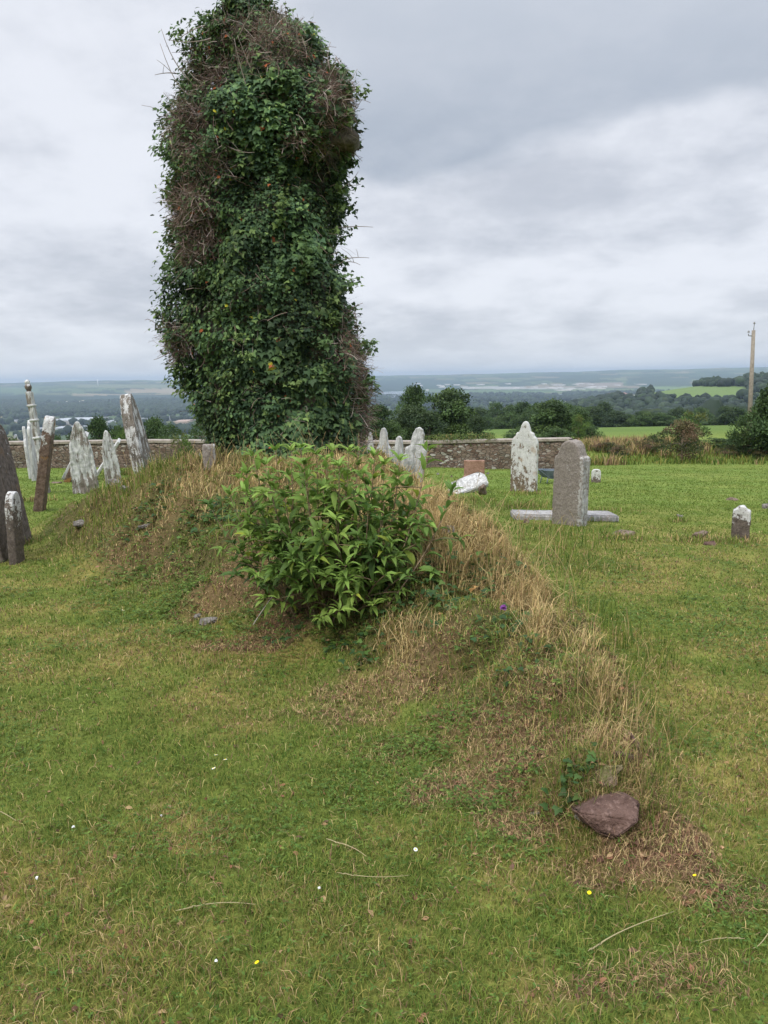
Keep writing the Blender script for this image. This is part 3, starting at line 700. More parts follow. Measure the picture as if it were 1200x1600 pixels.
LT = [((300, 130), (268, 100), (252, 45)), ((300, 150), (275, 145), (250, 68)), ((520, 357), (555, 352), (583, 355)), ((530, 408), (550, 400), (577, 403)), ((532, 412), (548, 405), (563, 414)), ((538, 210), (552, 240), (566, 252)), ((520, 300), (548, 290), (560, 268)),
      ((545, 560), (560, 560), (580, 542)), ((430, 690), (450, 665), (468, 650)), ((400, 180), (372, 100), (366, 60)), ((372, 60), (385, 30), (398, 8)), ((395, 115), (380, 80), (371, 55)), ((340, 218), (370, 242), (398, 238)), ((280, 190), (262, 180), (248, 172)),
      ((270, 545), (252, 560), (240, 562)), ((280, 300), (258, 305), (244, 310)), ((275, 115), (262, 112), (242, 117)), ((540, 180), (548, 150), (556, 134)), ((400, 455), (406, 490), (402, 530)), ((548, 690), (520, 700), (500, 712)), ((540, 480), (552, 500), (560, 510)), ((550, 480), (556, 470), (562, 560)),
      ((500, 100), (512, 160), (508, 200)), ((525, 90), (535, 110), (552, 120)), ((330, 60), (300, 70), (262, 62)), ((320, 40), (300, 45), (280, 60))]
for A_, B_, C_ in LT:
    yy = TY-.95 if 290 < A_[0] < 500 else TY-.3
    P3 = [at(*A_, yy), at(*B_, yy-.1), at(*C_, yy-.15)]
    V, T = tube(bez(*P3, 7), .0085, .003, 5); a_.add(V, T, (.30, .25, .22))
    if random.random() < .6:
        pts = bez(*P3, 7); V, T = tube(bez(pts[4], pts[4]+np.array([random.gauss(0, .08), -.03, .08]), pts[4]+np.array([random.gauss(0, .16), -.05, random.uniform(-.05, .2)]), 4), .004, .002, 4); a_.add(V, T, (.28, .23, .2))
tchild('dead_twigs', a_.mesh('dead_twigs'), M['litter'])
# projecting corbel stone
def rock_mesh(name, pts, bevel=.02, disp=.02, sub=2, seed=0):
    bm = bmesh.new()
    for p in pts: bm.verts.new(p)
    bmesh.ops.convex_hull(bm, input=bm.verts)
    for v in [v for v in bm.verts if not v.link_faces]: bm.verts.remove(v)
    bmesh.ops.dissolve_limit(bm, angle_limit=.1, verts=bm.verts, edges=bm.edges)
    bmesh.ops.bevel(bm, geom=list(bm.edges), offset=bevel, segments=2, affect='EDGES', clamp_overlap=True)
    bmesh.ops.triangulate(bm, faces=bm.faces)
    bmesh.ops.subdivide_edges(bm, edges=bm.edges, cuts=sub, use_grid_fill=True)
    bm.normal_update(); co = np.array([v.co for v in bm.verts]); sc_ = max(np.ptp(co, axis=0).max(), .05)
    f = 3/sc_; d_ = (fbm(co[:, 0]*f+seed, co[:, 1]*f, co[:, 2]*f, o=4, s=seed)-.5)*disp
    for v, dd in zip(bm.verts, d_): v.co += v.normal*dd
    me = bpy.data.meshes.new(name); bm.to_mesh(me); bm.free()
    for p in me.polygons: p.use_smooth = True
    return me
c0 = at(545, 222, TY-.55)
pts = [(-.25, sy*.3, sz*.14) for sy in (-1, 1) for sz in (-1, 1)]+[(.06, -.3, .17), (.06, .3, .17), (.25, -.26, -.03), (.25, .3, -.03), (.14, -.28, -.17), (.14, .3, -.17)]
pts = [(a*.8, b*.8, c*.75) for a, b, c in pts]
me = rock_mesh('corbel_stone', pts, .006, .02); me.transform(Matrix.Translation(Vector(c0)+Vector((-.05, 0, .04))))
tchild('corbel_stone', me, M['corbel'])
# rank grass and tall stalks along the foot of the ruin are part of the stuff above

# ------------------------------------------------------------------ elder shrub on the mound
shrub_c = hit(530, 945)
shrub = empty('elder_shrub', tuple(shrub_c)); tag(shrub, 'leafy light green shrub growing on the mound in front of the ruin', 'shrub')
TIPS = [(395, 715, 5.6), (430, 706, 5.7), (470, 702, 5.6), (510, 722, 5.5), (560, 706, 5.7), (600, 728, 5.5), (668, 706, 5.6), (706, 768, 5.4), (360, 775, 5.5), (328, 790, 5.7), (420, 752, 5.4), (480, 750, 5.3), (540, 752, 5.4),
        (600, 785, 5.3), (640, 800, 5.4), (650, 850, 5.2), (390, 840, 5.3), (440, 830, 5.1), (500, 830, 4.95), (560, 840, 5.0), (610, 850, 5.0), (530, 955, 4.75), (555, 930, 4.8), (500, 965, 4.85), (585, 945, 4.9), (600, 900, 4.9), (450, 900, 5.0), (400, 900, 5.1), (370, 900, 5.2), (480, 890, 4.85), (540, 885, 4.8),
        (620, 745, 5.6), (450, 745, 5.6), (375, 750, 5.7), (630, 900, 5.1), (575, 760, 5.6), (350, 860, 5.4), (660, 790, 5.6), (515, 790, 5.5), (415, 935, 5.0), (520, 706, 5.6), (575, 800, 5.1), (465, 800, 5.6), (445, 780, 5.2), (505, 765, 5.2), (565, 780, 5.2), (410, 800, 5.3), (595, 815, 5.0), (525, 815, 4.95), (470, 850, 4.9), (430, 870, 5.0), (635, 765, 5.6), (455, 706, 5.4), (495, 712, 5.3), (545, 708, 5.35), (585, 715, 5.4), (415, 728, 5.4), (625, 722, 5.4), (475, 728, 5.15), (530, 730, 5.15), (385, 742, 5.5)]
stems = Acc(); lf = Acc(); lf.C = []
LG = np.array([(.11, .19, .04), (.15, .24, .048), (.20, .295, .06), (.075, .14, .033)])
def compound_leaf(p, d_, L, cl_):
    """one arching leaf on a short stalk, now and then a threesome"""
    d_ = norm(d_); n_ = 3 if random.random() < .22 else 1; side = norm(np.cross(d_, np.array([0, 0, 1.0])))
    e = p+d_*L*.12; V, T = tube(np.array([p, (p+e)/2+[0, 0, .002], e]), .0016, .001, 3); stems.add(V, T, (.6, .9, .4))
    for s_ in ([0] if n_ == 1 else [0, 1, -1]):
        a = d_*(1 if s_ == 0 else .8)+np.array([random.gauss(0, .22), random.gauss(0, .22), 0])+side*s_*.75+np.array([0, 0, random.uniform(.0, .45)]); k_ = L*random.uniform(.8, 1.15)*(1 if s_ == 0 else .7)
        V, T, C = place_tmpl(*LANCE, e[None], a[None], np.array([[random.gauss(0, .22), random.gauss(0, .22)-.1, 1]]), np.array([[k_*.98, k_, k_*random.uniform(.8, 2.4)]]), (cl_*random.uniform(.7, 1.25)*(np.array([1.5, 1.15, .8]) if random.random() < .04 else 1))[None])
        lf.V.append(V); lf.T.append(T+lf.n); lf.C.append(C); lf.n += len(V)
def shoot(a, m, b, r0, leafy0, step, L0, cl_):
    pts = bez(a, m, b, 14); V, T = tube(pts, r0, .0028, 6); stems.add(V, T, (1, 1, 1))
    ln = np.linalg.norm(np.diff(pts, axis=0), axis=1).sum(); nn_ = max(3, int(ln*(1-leafy0)/step)); rot = random.uniform(0, 3)
    for k in range(nn_+1):
        t = leafy0+(1-leafy0)*k/nn_; f = t*13; i = min(int(f), 12); p = pts[i]+(pts[i+1]-pts[i])*(f-i); tg = norm(pts[i+1]-pts[i])
        s_ = norm(np.cross(tg, np.array([.2, .3, 1.0]) if abs(tg[2]) < .9 else np.array([1.0, .2, 0]))); u_ = np.cross(tg, s_)
        r_ = rot+k*1.57; q_ = s_*math.cos(r_)+u_*math.sin(r_)
        L = L0*(1.0-.35*max(0, (t-.75)/.25))*random.uniform(.8, 1.15)
        for sg in (1, -1):
            if random.random() < .34+.3*(t < .5): continue
            compound_leaf(p, q_*sg*(1-.3*t)+tg*(.3+.3*t), L, cl_)
    for k in range(4): compound_leaf(pts[-1], tg*.7+norm(np.array([math.cos(k*1.26+rot), math.sin(k*1.26+rot), .2])), L0*.7, cl_*1.15)
for (px, py, yy) in TIPS:
    b = at(px, py, yy); a = hit(530+(px-530)*.42+random.gauss(0, 16), 950+random.gauss(0, 12)); a = a-np.array([0, 0, .03])
    if py > 870: a = hit(px*.5+265, 960)
    m = (a+b)/2+np.array([(b[0]-a[0])*.22, 0, -abs(b[2]-a[2])*.02]) if py < 830 else (a+b)/2+np.array([(a[0]-b[0])*.18, 0, abs(b[2]-a[2])*.16]); cl_ = LG[random.choice([0, 0, 1, 1, 2, 3])]*random.uniform(.9, 1.1)
    low = py > 915
    if py < 760: cl_ = LG[random.choice([1, 1, 2])]*random.uniform(1.0, 1.2)
    if low: cl_ = LG[2]*1.05
    shoot(a, m, b, .0075, .3 if not low else .4, .055, .145 if not low else .115, cl_)
    pts = bez(a, m, b, 14)
    for k in range(2 if not low else 1):
        i = random.randint(4, 10); s0 = pts[i]; dv = np.array([random.gauss(0, 1), random.gauss(-.4, .7), random.uniform(.1, .7)]); dv /= np.linalg.norm(dv); L = random.uniform(.14, .3)
        shoot(s0, s0+dv*L*.5+np.array([0, 0, .02]), s0+dv*L, .004, .35, .06, .13, cl_*random.uniform(.8, 1.0))
def schild(name, me, mat):
    me.transform(Matrix.Translation(-Vector(shrub_c))); return link(name, me, mat, shrub)
schild('stems', stems.mesh('stems'), M['stem'])
schild('leaves', lf.mesh('leaves'), M['leaf'])

# ------------------------------------------------------------------ gravestones
SM = dict(
 lichen=stone_mat('lichened_grave_stone', (.10, .075, .05), (.22, .17, .12), white=.60, hg=.22, lo=.1, hi=.6, ochre=.4, vk=.3, scale=11, streak=.55),
 grey=stone_mat('plain_grey_grave_stone', (.18, .155, .135), (.31, .275, .245), white=.0, side=1, hg=.05, lo=.5, hi=1.3, wcol=(.55, .54, .52), scale=22),
 white=stone_mat('pale_grave_stone', (.24, .22, .20), (.40, .38, .35), white=.62, streak=.22, lo=-.3, hi=.4, wcol=(.58, .58, .57)),
 text=stone_mat('pale_inscribed_grave_stone', (.27, .25, .24), (.42, .40, .38), white=.6, streak=.25, lo=-.3, hi=.5, wcol=(.55, .55, .54), text=True),
 dark=stone_mat('dark_grave_stone', (.075, .06, .05), (.18, .15, .13), white=.12, hg=.3, lo=.75, hi=1.05, ochre=.2, scale=9),
 brown=stone_mat('brown_grave_stone', (.085, .055, .04), (.19, .135, .105), white=.25, hg=.4, lo=.55, hi=1.05, ochre=.8, scale=9),
 streak=stone_mat('streaked_grave_stone', (.13, .11, .09), (.25, .22, .19), white=.40, streak=.14, lo=-.1, hi=.5, scale=14),
 horn=stone_mat('horn_grave_stone', (.085, .075, .06), (.20, .175, .15), white=.16, side=-1, streak=.3, lo=.1, hi=.9, scale=9),
 darkcap=stone_mat('dark_capped_grave_stone', (.075, .06, .05), (.16, .13, .11), white=.26, hg=.48, lo=.4, hi=1.0, scale=17, vk=.4),
 half=stone_mat('white_topped_grave_stone', (.085, .065, .055), (.19, .155, .13), white=.40, hg=.3, lo=.25, hi=.85, scale=15, vk=.4))
PROF = dict(
 gothic=[(1, 0), (1, .80), (.94, .86), (.80, .885), (.62, .90), (.50, .94), (.36, .975), (.18, .995), (0, 1)],
 pointed=[(1, 0), (.98, .69), (.95, .72), (.84, .77), (.70, .79), (.64, .835), (.42, .85), (.35, .90), (.25, .955), (.12, .99), (0, 1)],
 ogee=[(1, 0), (1, .77), (.94, .81), (.76, .82), (.70, .86), (.56, .94), (.34, .985), (0, 1)],
 round=[(1, 0), (1, .78), (.93, .86), (.78, .93), (.55, .975), (.3, .995), (0, 1)],
 spire=[(1, 0), (1, .62), (.82, .70), (.70, .74), (.55, .76), (.42, .83), (.34, .93), (.18, .985), (0, 1)],
 square=[(1, 0), (1, .97), (.95, 1), (0, 1)],
 shoulder=[(1, 0), (1, .66), (.92, .70), (.74, .71), (.60, .73), (.56, .80), (.52, .90), (.34, .97), (0, 1)],
 horn=[(1, 0), (.95, .35), (.82, .6), (.6, .8), (.34, .93), (.12, .99), (0, 1)])
tx = bpy.data.textures.new('weathering', 'CLOUDS'); tx.noise_scale = .11; tx.noise_depth = 3
tx2 = bpy.data.textures.new('fluting', 'CLOUDS'); tx2.noise_scale = .3; tx2.noise_depth = 4
def slab_mesh(name, W, H, T, prof, bury=.2, right=None):
    L_ = PROF[prof]; R_ = PROF[right] if right else L_
    pts = [(-W/2, -bury)]+[(-x*W/2, z*H) for x, z in L_ if z > 0]+[(x*W/2, z*H) for x, z in R_[::-1][1:] if z > 0]+[(W/2, -bury)]
    bm = bmesh.new(); vs_ = [bm.verts.new((x, -T/2, z)) for x, z in pts]; f = bm.faces.new(vs_)
    r = bmesh.ops.extrude_face_region(bm, geom=[f]); bmesh.ops.translate(bm, verts=[v for v in r['geom'] if isinstance(v, bmesh.types.BMVert)], vec=(0, T, 0))
    bmesh.ops.recalc_face_normals(bm, faces=bm.faces)
    me = bpy.data.meshes.new(name); bm.to_mesh(me); bm.free(); return me
def weather(o, vox, k=.02, flute=0.0):
    md = o.modifiers.new('r', 'REMESH'); md.mode = 'VOXEL'; md.voxel_size = vox; md.use_smooth_shade = True
    md = o.modifiers.new('s', 'SMOOTH'); md.iterations = 2; md.factor = .5
    md = o.modifiers.new('d', 'DISPLACE'); md.texture = tx; md.strength = k*.9; md.mid_level = .5
    if flute:
        md = o.modifiers.new('f', 'DISPLACE'); md.texture = tx2; md.strength = flute; md.mid_level = .5
graves = []
def grave(cx, py0, py1, label, prof='gothic', wpx=None, W=None, T=.12, yaw=0, lean=0, tip=0, mat='lichen', Y=None, rough=.018, right=None, name='gravestone', cat='gravestone', flute=0.0, group='old gravestones of the churchyard', tcx=None):
    """cx, py0 = foot in the photograph, py1 = top"""
    b = hit(cx, py0) if Y is None else at(cx, py0, Y)
    g = tz(b[0], b[1]); top = at(tcx if tcx is not None else cx, py1, b[1])
    H = (top[2]-g)/max(math.cos(rad(lean))*math.cos(rad(tip)), .3)
    W_ = W if W else wpx*b[1]/FPX*1.01
    me = slab_mesh(name, W_, H, T, prof, right=right)
    o = link(name, me, SM[mat] if isinstance(mat, str) else mat)
    o.matrix_world = Matrix.Translation((b[0], b[1], g)) @ Matrix.Rotation(rad(lean), 4, 'Y') @ Matrix.Rotation(rad(tip), 4, 'X') @ Matrix.Rotation(rad(yaw), 4, 'Z')
    weather(o, max(.014, min(W_, H)*.028), rough, flute); tag(o, label, cat, group); graves.append(o); return o
# right-hand group
grave(818, 768, 658, 'tall gravestone crusted with white lichen, with a narrow pointed finial, before the stone wall', 'pointed', wpx=42, T=.16, yaw=-27, mat='lichen', lean=1)
g8 = grave(890, 800, 687, 'plain grey gravestone with a shouldered arched top standing at the flat slab', 'ogee', wpx=50, T=.27, yaw=-42, mat='grey', lean=.5, tip=2, Y=12.4)
grave(599, 750, 668, 'pale inscribed gravestone with a pointed top, widest of the cluster right of the ruin', 'spire', wpx=29, T=.12, yaw=-20, mat='text', Y=16.5, lean=1)
grave(580, 742, 675, 'narrow pale gravestone half hidden against the ivy of the ruin', 'spire', wpx=17, T=.1, yaw=-15, mat='text', Y=17.2)
grave(622, 750, 681, 'small pale round-headed gravestone between two larger pale ones', 'shoulder', wpx=21, T=.12, yaw=-20, mat='white', Y=17.0, lean=1.5)
grave(638, 757, 667, 'big bleached gravestone leaning right at the end of the pale cluster', 'shoulder', wpx=34, T=.14, yaw=-12, mat='white', lean=10, rough=.03, Y=17.5, flute=.05, tcx=656)
grave(741, 747, 719, 'square red-brown headstone standing before the stone wall', 'square', wpx=32, T=.14, yaw=-8, mat=M['redgrave'], name='red_headstone', cat='headstone')
grave(931, 754, 733, 'small white round-topped grave marker right of the plain grey gravestone', 'round', wpx=14, T=.14, mat='half', name='grave_marker', cat='grave marker', yaw=-10)
grave(1156, 842, 790, 'short dark grave marker with a white lichen cap on the right lawn', 'gothic', wpx=26, T=.17, mat='darkcap', name='grave_marker', cat='grave marker', yaw=-25, rough=.035)
# left-hand group, seen nearly edge on
grave(4, 845, 692, 'dark leaning gravestone cut by the left edge of the picture', 'gothic', W=.62, T=.15, yaw=102, lean=-5, mat='dark', Y=9.2)
grave(30, 832, 662, 'tall dark gravestone with a white lichen tip, second from the left edge', 'round', W=.7, T=.16, yaw=101, lean=-7.5, mat='dark', tcx=16, Y=10.4)
grave(23, 846, 768, 'short dark grave slab with a white patched top beside the tall dark stones', 'round', W=.3, T=.1, yaw=98, lean=2, mat='darkcap', name='grave_marker', cat='grave marker', Y=8.9)
grave(60, 780, 650, 'dark brown gravestone with ochre lichen leaning right', 'round', W=.42, T=.17, yaw=104, lean=12, mat='brown', tcx=77, Y=14.5)
grave(54, 737, 656, 'thin pale gravestone standing just behind the banded tall one', 'gothic', W=.6, T=.1, yaw=104, lean=0, mat='white', Y=24, tcx=55)
grave(48, 733, 666, 'thinner pale gravestone, left one of the pale pair in the left group', 'spire', W=.5, T=.09, yaw=106, lean=-3, mat='white', Y=25.2, tcx=44)
gx = grave(71, 742, 612, 'tallest gravestone of the left group, banded and topped by a carved finial', 'square', W=.42, T=.13, yaw=106, lean=-4.5, mat='streak', Y=19.5, rough=.03, tcx=61)
grave(98, 735, 678, 'white slab leaning steeply right near the boundary wall', 'square', W=.6, T=.14, yaw=108, lean=31, mat='white', Y=25, tcx=110)
grave(104, 739, 692, 'brown leaning slab resting under the steep white slab', 'round', W=.5, T=.2, yaw=104, lean=29, mat='brown', Y=24, tcx=115)
grave(133, 748, 658, 'grey gravestone streaked white, broad foot and narrow top, in the left group', 'horn', wpx=38, T=.3, yaw=20, lean=-2.5, mat='streak', Y=19.5, rough=.03, flute=.07, tcx=128)
grave(148, 728, 688, 'small white slab leaning right between two streaked gravestones', 'square', W=.5, T=.1, yaw=108, lean=37, mat='white', Y=27, tcx=167)
grave(110, 730, 708, 'low white slab leaning behind the streaked grey gravestone', 'square', W=.4, T=.12, yaw=106, lean=35, mat='white', Y=24.5, tcx=121)
grave(177, 738, 672, 'slender grey gravestone tapering to a point, fourth from the ruin', 'horn', wpx=24, T=.22, yaw=25, lean=-4, mat='streak', Y=22, rough=.03, tcx=173)
grave(235, 736, 615, 'large curved horn-shaped gravestone, white on its left edge, nearest left of the ruin', 'horn', W=.85, T=.24, yaw=92, lean=-10, mat='horn', Y=15.6, rough=.02, tcx=218)
grave(328, 727, 694, 'short square brown stone stub on the mound at the foot of the ruin', 'square', wpx=19, T=.15, yaw=10, mat='grey', Y=9.0, name='stone_stub', cat='stone stub')
# carved finial on the tallest stone: a part of it
bm = bmesh.new()
for zc_, r_ in ((.0, .09), (.1, .13), (.22, .10)): bmesh.ops.create_icosphere(bm, subdivisions=2, radius=r_, matrix=Matrix.Translation((0, 0, zc_)) @ Matrix.Diagonal((1, .7, .8, 1)))
me = bpy.data.meshes.new('finial'); bm.to_mesh(me); bm.free(); fo = link('finial', me, SM['half'], gx)
fo.location = (0, 0, max(v.co.z for v in gx.data.vertices)+.02); weather(fo, .02, .03)
for zz_ in (.55, .72, .86):
    bm = bmesh.new(); bmesh.ops.create_cube(bm, size=1, matrix=Matrix.Translation((0, 0, zz_*fo.location.z)) @ Matrix.Diagonal((.46, .18, .07, 1)))
    me = bpy.data.meshes.new('moulding'); bm.to_mesh(me); bm.free(); mo_ = link('moulding', me, SM['white'], gx); weather(mo_, .02, .02)

def rock(px, py, sx, sy, sz, mat, label, name='fieldstone', cat='stone', rot=0, seed=1, sink=.48, Y=None, npt=14, disp=.45):
    b = hit(px, py) if Y is None else at(px, py, Y); r_ = np.random.default_rng(seed)
    p = norm(r_.normal(size=(npt, 3)))*r_.uniform(.8, 1, (npt, 1))*np.array([sx, sy, sz])/2
    me = rock_mesh(name, p, min(sx, sz)*.06, min(sx, sy, sz)*disp, 2, seed)
    o = link(name, me, M[mat] if isinstance(mat, str) else mat); o.location = (b[0], b[1], tz(b[0], b[1])+sz*(.5-sink)); o.rotation_euler = (0, 0, rot); return tag(o, label, cat)
def slabstone(name, pts, loc, rot, mat, label, cat, bevel=.02, disp=.03, seed=2):
    me = rock_mesh(name, pts, bevel, disp, 3, seed); o = link(name, me, mat); o.location = loc; o.rotation_euler = rot; return tag(o, label, cat)
# flat ledger slab by the grey stone
b = hit(880, 787, False); gz_ = tz(b[0], 13.5)
pts = [(x_, y_, z_) for x_ in (-.92, .92) for y_ in (-.42, .42) for z_ in (-.07, .07)]
slabstone('ledger_slab', pts, (at(880, 780, 13.4)[0], 13.4, tz(at(880, 780, 13.4)[0], 13.4)+.05), (rad(-4), rad(1), rad(-4)), stone_mat('ledger_stone', (.20, .17, .155), (.32, .29, .27), white=.5, lo=-1, hi=1, wcol=(.45, .44, .43)), 'flat pale ledger slab lying in the grass around the grey gravestone', 'slab', .02, .03)
rock(822, 784, .16, .14, .16, 'soilrock', 'small dark brown stone leaning on the left end of the flat slab', seed=4, Y=12.6)
# fallen white slab with the block that props it
b = hit(732, 770, False); pz = tz(b[0], b[1])
pts = [(x_*(1-.12*(y_ > 0)), y_, z_) for x_ in (-.5, .5) for y_ in (-.26, .3) for z_ in (-.07, .07)]+[(-.62, -.1, -.04), (.56, .1, .05)]
slabstone('fallen_gravestone', pts, (b[0]-.02, b[1], pz+.20), (rad(34), rad(-19), rad(8)), SM['white'], 'fallen white gravestone lying tilted on a small brown block', 'gravestone', .02, .06)
rock(756, 774, .3, .3, .36, 'soilrock', 'brown stone block propping up the fallen white gravestone', seed=6, sink=.15)
rock(727, 752, .26, .2, .3, 'redgrave', 'broken red stone fragment leaning beside the square red headstone', seed=8, sink=.2)
rock(706, 746, .32, .25, .2, 'soilrock', 'low brown stone in the grass left of the square red headstone', seed=9)
rock(684, 742, .16, .16, .18, 'grey', 'tiny dark stone stub nearest the pale gravestone cluster', seed=10)
rock(762, 741, .18, .16, .22, 'grey', 'tiny grey stone just right of the square red headstone', seed=11)
rock(972, 836, .52, .34, .20, 'soilrock', 'low flat reddish stone in the lawn below the grey gravestone', seed=12)
rock(1060, 808, .24, .2, .16, 'grey', 'small grey stone in the lawn above the crumbling reddish mound', seed=13)
rock(1093, 840, .30, .26, .22, 'soilrock', 'crumbling reddish stone in the lawn, left of the white-capped marker', seed=14)
rock(1108, 852, .22, .16, .12, 'red', 'flat purple stone lying in front of the crumbling reddish one', seed=15)
rock(1142, 782, .4, .3, .16, 'soilrock', 'brown earthy stone in the lawn behind the white-capped marker', seed=16)
rock(1199, 795, .3, .25, .28, 'grey', 'grey stone at the right edge of the lawn', seed=17)
rock(46, 844, .17, .13, .10, 'grey', 'small grey stone lying at the foot of the dark leaning slabs', seed=18)
rock(283, 722, .26, .16, .12, 'grey', 'pale stone fragment lying left of the short stub on the mound', seed=19, Y=10.3)
rock(182, 756, .4, .3, .22, 'grey', 'grey stone on the left slope below the horn-shaped gravestone', seed=20)
rock(195, 764, .18, .16, .12, 'grey', 'small pale stone on the left slope, lower one of two', seed=21)
rock(88, 755, .5, .3, .12, 'soilrock', 'flat brown stone in the grass near the streaked grey gravestone', seed=22)
rock(128, 820, .35, .25, .12, 'grey', 'flat grey stone sunk in the left lawn', seed=23, sink=.45)
rock(328, 972, .22, .15, .10, 'grey', 'grey stone showing in the bare patch left of the shrub', seed=24)
rock(228, 826, .2, .15, .10, 'grey', 'small grey stone among the brown growth on the left flank', seed=25)
rock(308, 965, .10, .1, .07, 'grey', 'small grey stone beside the larger one left of the shrub', seed=26)
rock(836, 1276, .045, .04, .045, M['grey'], 'small pale pebble left of the big red stone', seed=27, name='pebble', cat='pebble')
rock(768, 806, .22, .15, .12, 'grey', 'grey stone hidden in the straw on the ridge', seed=28, Y=6.6)
rock(700, 832, .16, .12, .1, 'grey', 'pale grey stone in the dead grass right of the shrub', seed=29)
# the big red stone at the near end of the mound
b = hit(958, 1300); zb = tz(b[0], b[1]); Yr = b[1]
pp = []
for (u_, v_, dy) in [(903, 1262, .0), (934, 1240, .06), (975, 1232, .08), (1000, 1246, .04), (998, 1276, -.05), (962, 1304, -.06), (935, 1294, -.04), (912, 1278, 0)]:
    p = at(u_, v_, Yr+dy); pp.append(p-np.array([b[0], b[1], zb]))
    pp.append(p-np.array([b[0], b[1], zb])+np.array([0, .2, -.09]))
slabstone('red_stone', pp, (b[0], b[1]-.01, zb-.015), (0, 0, 0), M['red'], 'large angular red-purple stone at the near end of the mound', 'stone', .006, .022, 5)
rock(958, 1228, .17, .13, .12, 'mossrock', 'mossy stone above the large angular red one', seed=31, sink=.15, Y=Yr+.16)
rock(972, 1196, .12, .1, .09, 'red', 'purple stone among dead grass above the mossy one', seed=32, sink=.2)
rock(985, 1160, .08, .12, .08, 'red', 'narrow purple stone highest up the ridge above the red ones', seed=33)
rock(912, 1290, .09, .08, .035, 'grey', 'dark grey stone under the lip of the large red stone', seed=34)

# ------------------------------------------------------------------ boundary wall
WY = 33.0
def stone_wall_mat():
    q = NT('rubble_wall'); tc = q.n('ShaderNodeTexCoord').outputs['Object']
    v = q.n('ShaderNodeVectorMath', operation='MULTIPLY', i_0=tc, i_1=(5.5, 5.5, 11.0)).outputs[0]
    v = q.n('ShaderNodeVectorMath', operation='ADD', i_0=v, i_1=q.n('ShaderNodeVectorMath', operation='SCALE', i_0=q.n('ShaderNodeTexNoise', i_Scale=3.0).outputs['Color']).outputs[0]).outputs[0]
    vor = q.n('ShaderNodeTexVoronoi', i_Vector=v, i_Scale=1.0); ved = q.n('ShaderNodeTexVoronoi', feature='DISTANCE_TO_EDGE', i_Vector=v, i_Scale=1.0)
    rnd = q.n('ShaderNodeSeparateColor', i_0=vor.outputs['Color']).outputs
    c = q.mix(rnd[0], (.12, .075, .055), (.25, .19, .15)); c = q.mix(q.ramp(rnd[1], .76, .88), c, (.30, .26, .22)); c = q.mix(q.ramp(rnd[2], .93, .96), c, (.42, .40, .36))
    c = q.mix(q.math('MULTIPLY', q.ramp(q.noise(tc, .8, 4), .45, .65), .5), c, (.15, .12, .085))
    e = q.ramp(ved.outputs['Distance'], .02, .09); c = q.mix(e, (.055, .045, .035), c)
    bp = q.n('ShaderNodeBump', i_Height=e, i_Strength=.7, i_Distance=.03)
    b = q.n('ShaderNodeBsdfPrincipled', i_Base_Color=c, i_Roughness=.95, i_Normal=bp.outputs[0]); q.surf(b.outputs[0]); return q.m
wall_x0, wall_x1 = -24.0, at(893, 700, WY)[0]
def wall_top(x): return np.interp(x, [-24, at(0, 690, WY)[0], at(230, 688, WY)[0], at(660, 692, WY)[0], at(740, 692, WY)[0], at(893, 690, WY)[0]], [at(0, 696, WY)[2]+.05, at(0, 695, WY)[2], at(230, 692, WY)[2], at(660, 694, WY)[2], at(740, 692, WY)[2], at(893, 689, WY)[2]])
def wall_block(x0, x1, y0, y1, zlo, zhi, step, amp, seed):
    """closed box strip along x with displaced faces; zlo and zhi are functions of x"""
    nx = int((x1-x0)/step)+1; xs = np.linspace(x0, x1, nx); ring = []
    nz = 9; ny = 3
    prof = [(0, t) for t in np.linspace(0, 1, nz)]+[(s_, 1) for s_ in np.linspace(0, 1, ny+1)[1:]]+[(1, t) for t in np.linspace(1, 0, nz)[1:]]
    k = len(prof); V = []
    for (s_, t) in prof: V.append(np.stack([xs, np.full(nx, y0+(y1-y0)*s_), zlo(xs)+(zhi(xs)-zlo(xs))*t], 1))
    V = np.stack(V, 1).reshape(-1, 3)
    d_ = (fbm(V[:, 0]*3.1, V[:, 1]*3+V[:, 2]*6.5, s=seed)-.5)*amp
    V[:, 1] += d_; V[:, 2] += d_*.5*(V[:, 2] > zlo(V[:, 0])+.3)
    i, j = np.meshgrid(np.arange(nx-1), np.arange(k-1), indexing='ij')
    T = np.stack([i*k+j, (i+1)*k+j, (i+1)*k+j+1, i*k+j+1], -1).reshape(-1, 4)
    me = npmesh('w', V, T); bm = bmesh.new(); bm.from_mesh(me); bmesh.ops.holes_fill(bm, edges=[e for e in bm.edges if e.is_boundary]); bmesh.ops.recalc_face_normals(bm, faces=bm.faces); bm.to_mesh(me); bm.free(); return me
wall = empty('boundary_wall', (-5, WY, tz(-5, WY))); tag(wall, 'low rubble stone boundary wall running behind the graves', 'wall')
Tw = Matrix.Translation(-wall.location)
me = wall_block(wall_x0, wall_x1, WY, WY+.6, lambda x: terrain(x, np.full_like(x, WY))-.3, wall_top, .12, .16, 40); me.transform(Tw); link('stonework', me, stone_wall_mat(), wall)
me = wall_block(wall_x0-.05, wall_x1+.05, WY-.05, WY+.65, lambda x: wall_top(x)+.003, lambda x: wall_top(x)+.12, .15, .05, 41); me.transform(Tw)
link('coping', me, plain_mat('mortar_coping', (.23, .19, .16), (.36, .32, .28), 3, bump=.6), wall)

